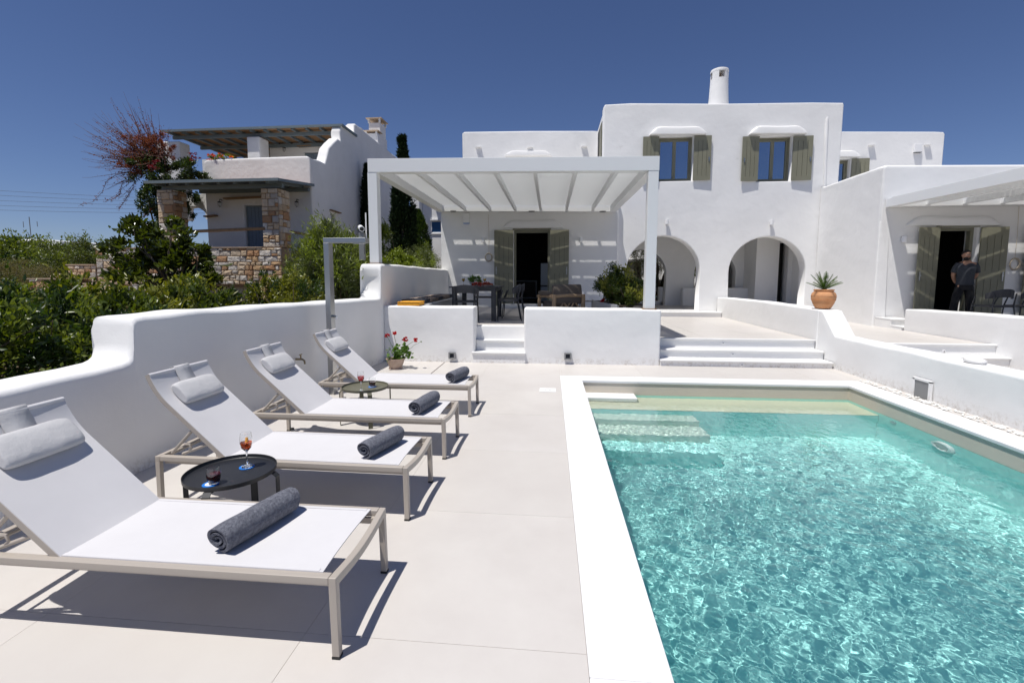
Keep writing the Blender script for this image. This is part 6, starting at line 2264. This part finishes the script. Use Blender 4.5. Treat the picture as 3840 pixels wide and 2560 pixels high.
pts = [(0, 0, 0), (.3, .18, .05), (.65, .20, .02), (1, 0, -.06), (.65, -.20, .02), (.3, -.18, .05), (.33, 0, -.02), (.66, 0, -.05)]
lb.v = pts
lb.f = [(0, 1, 6), (1, 2, 7, 6), (2, 3, 7), (0, 6, 5), (6, 7, 4, 5), (7, 3, 4)]
blm = lb.mesh('leaf', 60)
blm.materials.append(M['leaf_ficus'])
k = 0
for tp in tips:
    for j in range(6):
        if k >= 285:
            break
        o = link('leaf', blm, None, bt)
        a = 2 * PI * j / 6 + rr.uniform(-.3, .3)
        o.location = Vector(tp) + Vector((rr.uniform(-.03, .03), rr.uniform(-.03, .03), rr.uniform(0, .05)))
        o.rotation_euler = (rr.uniform(-.3, .3), -rr.uniform(-.1, .8), a)
        q = rr.uniform(.13, .20)
        o.scale = (q, q * 1.05, q)
        k += 1

# hedge and shrubs behind the boundary wall
def bl(*a):
    return [tuple(q) for q in a]
bush('dark_hedge_bush', 'dark green bush filling the left edge beyond the low white wall', 'bush', bl((-5.0, 2.6, .75, .75, .8, .70), (-4.9, 3.5, .85, .6, .6, .60), (-5.9, 3.0, .85, .8, .9, .75)), 17000, .078, .034, 'leaf_hedge', 71)
bush('dark_hedge_bush', 'dark green bush just beyond the step in the white boundary wall', 'bush', bl((-5.2, 4.2, .90, .7, .6, .62), (-4.7, 4.7, .80, .45, .5, .60), (-6.3, 4.4, .95, .8, .8, .70)), 15000, .078, .034, 'leaf_hedge', 72)
bush('light_hedge_bush', 'bush with pale new shoots low against the white boundary wall at the left', 'bush', bl((-4.35, 2.7, .55, .28, .6, .45), (-4.3, 3.4, .6, .25, .4, .42)), 4200, .065, .028, 'leaf_young', 73)
bush('variegated_bush', 'variegated yellow-green bush behind the higher wall, left of the tree', 'bush', bl((-5.3, 5.6, 1.0, .55, .6, .52), (-4.9, 6.2, 1.05, .5, .5, .48), (-6.1, 5.4, 1.0, .6, .6, .58)), 8500, .095, .042, 'leaf_var', 74, up=.6)
bush('variegated_bush', 'variegated bush with pale leaves under the right side of the broad-leaved tree', 'bush', bl((-6.0, 7.2, 1.05, .55, .5, .55), (-6.7, 7.4, 1.0, .6, .6, .5), (-5.4, 6.9, 1.0, .4, .4, .5)), 8500, .095, .042, 'leaf_var', 75, up=.6)
bush('dark_shrub', 'small dark shrub before the cream roller shutter', 'bush', bl((-5.15, 7.5, 1.0, .32, .4, .50), (-5.0, 7.6, .9, .3, .4, .4)), 7000, .055, .026, 'leaf_hedge', 76)
bush('yellow_shrub', 'yellow-leaved shrub right of the small dark shrub', 'bush', bl((-4.83, 7.7, 1.1, .28, .4, .55), (-4.6, 7.8, 1.0, .25, .4, .40)), 6500, .06, .028, 'leaf_yellow', 77, up=.6)
bush('yellow_shrub', 'bright yellow-green shrub below the oleander, left of the steel shower', 'bush', bl((-4.28, 7.6, 1.15, .32, .4, .50), (-4.05, 7.9, 1.0, .3, .4, .45)), 8000, .06, .028, 'leaf_yellow', 78, up=.6)
bush('oleander', 'tall oleander with narrow leaves behind the steel shower', 'bush', bl((-4.45, 9.3, 1.9, .45, .5, .75), (-4.15, 9.8, 1.75, .4, .5, .75), (-4.7, 9.0, 1.5, .4, .5, .6), (-4.05, 9.0, 1.5, .28, .4, .7), (-4.6, 9.4, 2.4, .22, .3, .40)), 21000, .12, .018, 'leaf_olnd', 79, up=.7)
bush('oleander', 'lower oleander between the tall one and the stone house side wall', 'bush', bl((-5.6, 11.5, 1.7, .6, .7, .8), (-6.4, 12.0, 1.7, .6, .7, .9), (-5.0, 11.0, 1.8, .5, .5, .8)), 15000, .12, .018, 'leaf_olnd', 80, up=.7)
bush('tall_shrub', 'dark leafy shrub right of the left pergola post', 'bush', bl((-4.95, 13.5, 2.4, .35, .4, .75), (-5.2, 13.2, 1.9, .4, .5, .6)), 9000, .11, .03, 'leaf_ficus', 81)
bush('lime_bush', 'bright lime-green bush before the tall cypress', 'bush', bl((-4.45, 13.3, 2.05, .38, .4, .45), (-4.0, 13.0, 1.95, .35, .4, .30)), 7500, .07, .03, 'leaf_lime', 82)
bush('low_green_bush', 'mixed green bush along the white terrace side wall', 'bush', bl((-3.95, 14.5, 2.0, .4, .6, .40), (-4.4, 15.6, 2.2, .7, .7, .60), (-3.75, 12.6, 1.75, .3, .6, .30), (-4.6, 12.6, 1.75, .5, .6, .3)), 13000, .06, .02, 'leaf_olnd', 83)
bush('red_flower_bush', 'low bush with small red blossoms right of the pergola post', 'bush', bl((-4.5, 11.8, 1.75, .45, .5, .32), (-4.9, 12.4, 1.8, .4, .5, .35)), 6000, .06, .022, 'leaf_hedge', 84, flowers=('petal_dark', 260, .04))
for i, (x, y, rx, rz_, z, lab) in enumerate(((-27.5, 22, 2.8, 1.9, 2.4, 'tall green hedge tree at the far left edge'), (-23.8, 21, 2.4, 1.5, 2.1, 'green hedge tree left of the broad-leaved tree'), (-20.2, 20, 2.1, 1.4, 2.0, 'green hedge tree behind the stepped stone wall'), (-30.5, 24, 2.6, 1.9, 2.3, 'dark hedge tree beyond the grey bush at the left'))):
    bush('hedge_tree', lab, 'tree', bl((x, y, z - .45, rx, 1.6, rz_ * .8), (x + .9, y - .4, z - .7, rx * .7, 1.4, rz_ * .8), (x - 1.1, y + .2, z - .15, rx * .55, 1.2, rz_ * .75), (x + .5, y, z + .1, rx * .35, .9, rz_ * .6)), 15000, .19, .085, 'leaf_hedge', 90 + i, group='hedge trees at the left')
bush('sparse_shrub', 'loose sprouting shrub against the sky left of the bougainvillea', 'bush', bl((-17.0, 15.5, 2.4, 1.1, .9, .75), (-18.2, 16, 2.2, 1.0, .9, .7)), 8000, .10, .03, 'leaf_olnd', 95, ground=.5)
bush('grey_bush', 'grey-green olive-like bush at the left edge', 'bush', bl((-17.0, 14, 1.55, 1.0, .8, .65), (-18.4, 14.4, 1.6, 1.0, .8, .6)), 14000, .07, .014, 'leaf_grey', 96, ground=.4)
bush('prostrate_juniper', 'low spreading green juniper at the left edge below the grey bush', 'bush', bl((-14.2, 11.0, .95, 1.5, .8, .40), (-12.8, 10.8, .75, 1.0, .8, .30), (-15.5, 10.6, 1.1, 1.1, .8, .5)), 17000, .08, .014, 'leaf_lime', 97, ground=.2)
bush('dark_hedge_bush', 'dark bush below the rubble stone wall, behind the variegated bushes', 'bush', bl((-8.6, 7.6, .8, 1.0, .8, .65), (-10.2, 8.2, .8, 1.1, .8, .7), (-7.4, 5.9, .8, .9, .7, .68), (-9.0, 5.8, .9, 1.1, .9, .7)), 13000, .085, .038, 'leaf_hedge', 98)

# bougainvillea with wind-blown dry shoots
bg = T('bougainvillea', 'large bougainvillea with red flowers and dry shoots blown to the left, over the stone column', 'climber', None, (-13.2, 15.4, .5))
def Q(px, py, y=15.4):
    return (-13.535 - (350 - px) * .0168 + (y - 15.4) * -.4, y, 7.494 - (py - 240) * .01456)
bb_ = [(-13.6, 15.3, 4.3, .5, .5, .8), (-13.0, 15.3, 4.6, .65, .5, .85), (-12.5, 15.4, 5.15, .75, .5, .42), (-13.5, 15.3, 5.3, .75, .5, .60), (-11.9, 15.3, 5.2, .45, .4, .40), (-13.3, 15.2, 3.6, .45, .5, .65), (-12.7, 15.9, 4.1, .45, .3, .55)]
foliage('leafy_crown', bb_, 17000, .085, .045, 'leaf_boug', bg, 101, shell=.4)
foliage('dry_crown', [(-13.35, 15.3, 6.1, .60, .4, .60), (-13.9, 15.3, 6.0, .7, .4, .50), (-13.0, 15.3, 5.8, .35, .35, .5), (-14.2, 15.3, 5.5, .7, .4, .5)], 7500, .06, .022, 'leaf_dry', bg, 102, shell=.25)
foliage('blossom', [(-11.75, 15.0, 5.6, .20, .2, .12), (-13.0, 14.85, 5.35, .3, .15, .12), (-12.35, 14.9, 4.2, .13, .1, .1)], 420, .045, .035, 'petal_dark', bg, 103, shell=.6)
rr = random.Random(8)
mb = MB()
lp_, ln_ = [], []
tipsq = [(262, 222), (328, 228), (235, 248), (215, 268), (205, 300), (240, 300), (300, 250), (280, 262), (345, 262), (228, 330), (204, 345), (250, 360), (275, 300), (310, 270), (365, 290), (290, 330), (215, 380), (255, 395), (270, 420), (320, 300), (350, 300), (240, 280), (300, 300), (335, 280), (222, 315)]
for i, (px2, py2) in enumerate(tipsq * 6):
    jx, jy = (rr.uniform(-30, 40), rr.uniform(-6, 45)) if i >= len(tipsq) else (0, 0)
    s_ = Vector(Q(rr.uniform(345, 385), rr.uniform(355, 400), 15.3 + rr.uniform(-.3, .3)))
    e_ = Vector(Q(px2 + jx, py2 + jy, 15.3 + rr.uniform(-.3, .3)))
    m_ = s_.lerp(e_, .5) + Vector((-.05, 0, -.14 + rr.uniform(-.1, .12)))
    pts = [(s_ * (1 - u) ** 2 + m_ * 2 * u * (1 - u) + e_ * u * u) + Vector((rr.uniform(-.02, .02), 0, rr.uniform(-.02, .02))) for u in [k / 9 for k in range(10)]]
    mb.tube(pts, [.013 - .010 * k / 9 for k in range(10)], 4, cap=False)
    for k in range(34):
        u = rr.uniform(.05, .96 if i < len(tipsq) else .8)
        q = s_ * (1 - u) ** 2 + m_ * 2 * u * (1 - u) + e_ * u * u
        lp_.append((q.x + rr.gauss(0, .03), q.y + rr.gauss(0, .03), q.z + rr.gauss(0, .03)))
for chain in ([(330, 400), (290, 395), (262, 400), (240, 415), (228, 440), (205, 462), (175, 468)], [(300, 410), (275, 420), (268, 445), (255, 455), (232, 462)], [(300, 430), (285, 450), (275, 465), (262, 480)], [(345, 470), (330, 490), (315, 500), (300, 512)]):
    pts = [Q(*c_) for c_ in chain]
    mb.tube(pts, [.014 - .009 * k / (len(pts) - 1) for k in range(len(pts))], 4, cap=False)
    for k in range(110):
        i = rr.randrange(len(pts) - 1)
        u = rr.random()
        a, c_ = Vector(pts[i]), Vector(pts[i + 1])
        q = a.lerp(c_, u)
        lp_.append((q.x + rr.gauss(0, .03), q.y, q.z + rr.gauss(0, .03)))
mb.build('shoot', 'twig', bg)
rg = np.random.default_rng(4)
lp_ = np.array(lp_)
link('dry_leaf', quads_mesh('dry_leaf', leaf_arrays(lp_, np.zeros_like(lp_), .055, .028, rg)), 'leaf_dry', bg)
limbs((-13.1, 15.2, .4), [Q(350, 400), Q(380, 380), Q(330, 420), Q(400, 420)], .06, .02, rr).build('stem', 'bark', bg, smooth=60)
bush('balcony_flowers', 'orange and red flowers at the left end of the white balcony', 'plant', bl((-11.65, 15.95, 5.80, .28, .18, .13), (-11.25, 15.95, 5.78, .25, .15, .09)), 900, .05, .03, 'leaf_lime', 110, flowers=('petal_orange', 420, .045), ground=5.6)
# courtyard greenery
bush('courtyard_olive', 'olive tree seen through the left arch', 'tree', bl((4.1, 20.2, 2.5, .75, .6, .85), (4.5, 20.4, 2.0, .6, .6, .7), (3.4, 20.3, 2.3, .7, .6, .7)), 15000, .06, .016, 'leaf_olnd', 111, ground=.58)
tr_ = limbs((4.55, 20.2, .58), [(4.2, 20.2, 1.9), (4.75, 20.2, 1.8), (4.4, 20.2, 2.2)], .09, .04, random.Random(2))
tr_.build('trunk', 'bark', bpy.data.objects['courtyard_olive'], smooth=60)
bush('courtyard_vine', 'green climbing plant seen at the right side of the left arch', 'plant', bl((5.65, 19.2, 1.8, .25, .3, .75), (5.5, 19.2, 2.3, .3, .3, .5)), 2600, .085, .05, 'leaf_lime', 112, ground=.58)
bush('courtyard_geraniums', 'red geraniums on the low wall behind the left arch', 'plant', bl((3.9, 18.9, .85, .4, .2, .20),), 1200, .05, .04, 'leaf_geran', 113, flowers=('petal_red', 160, .04), ground=.6)
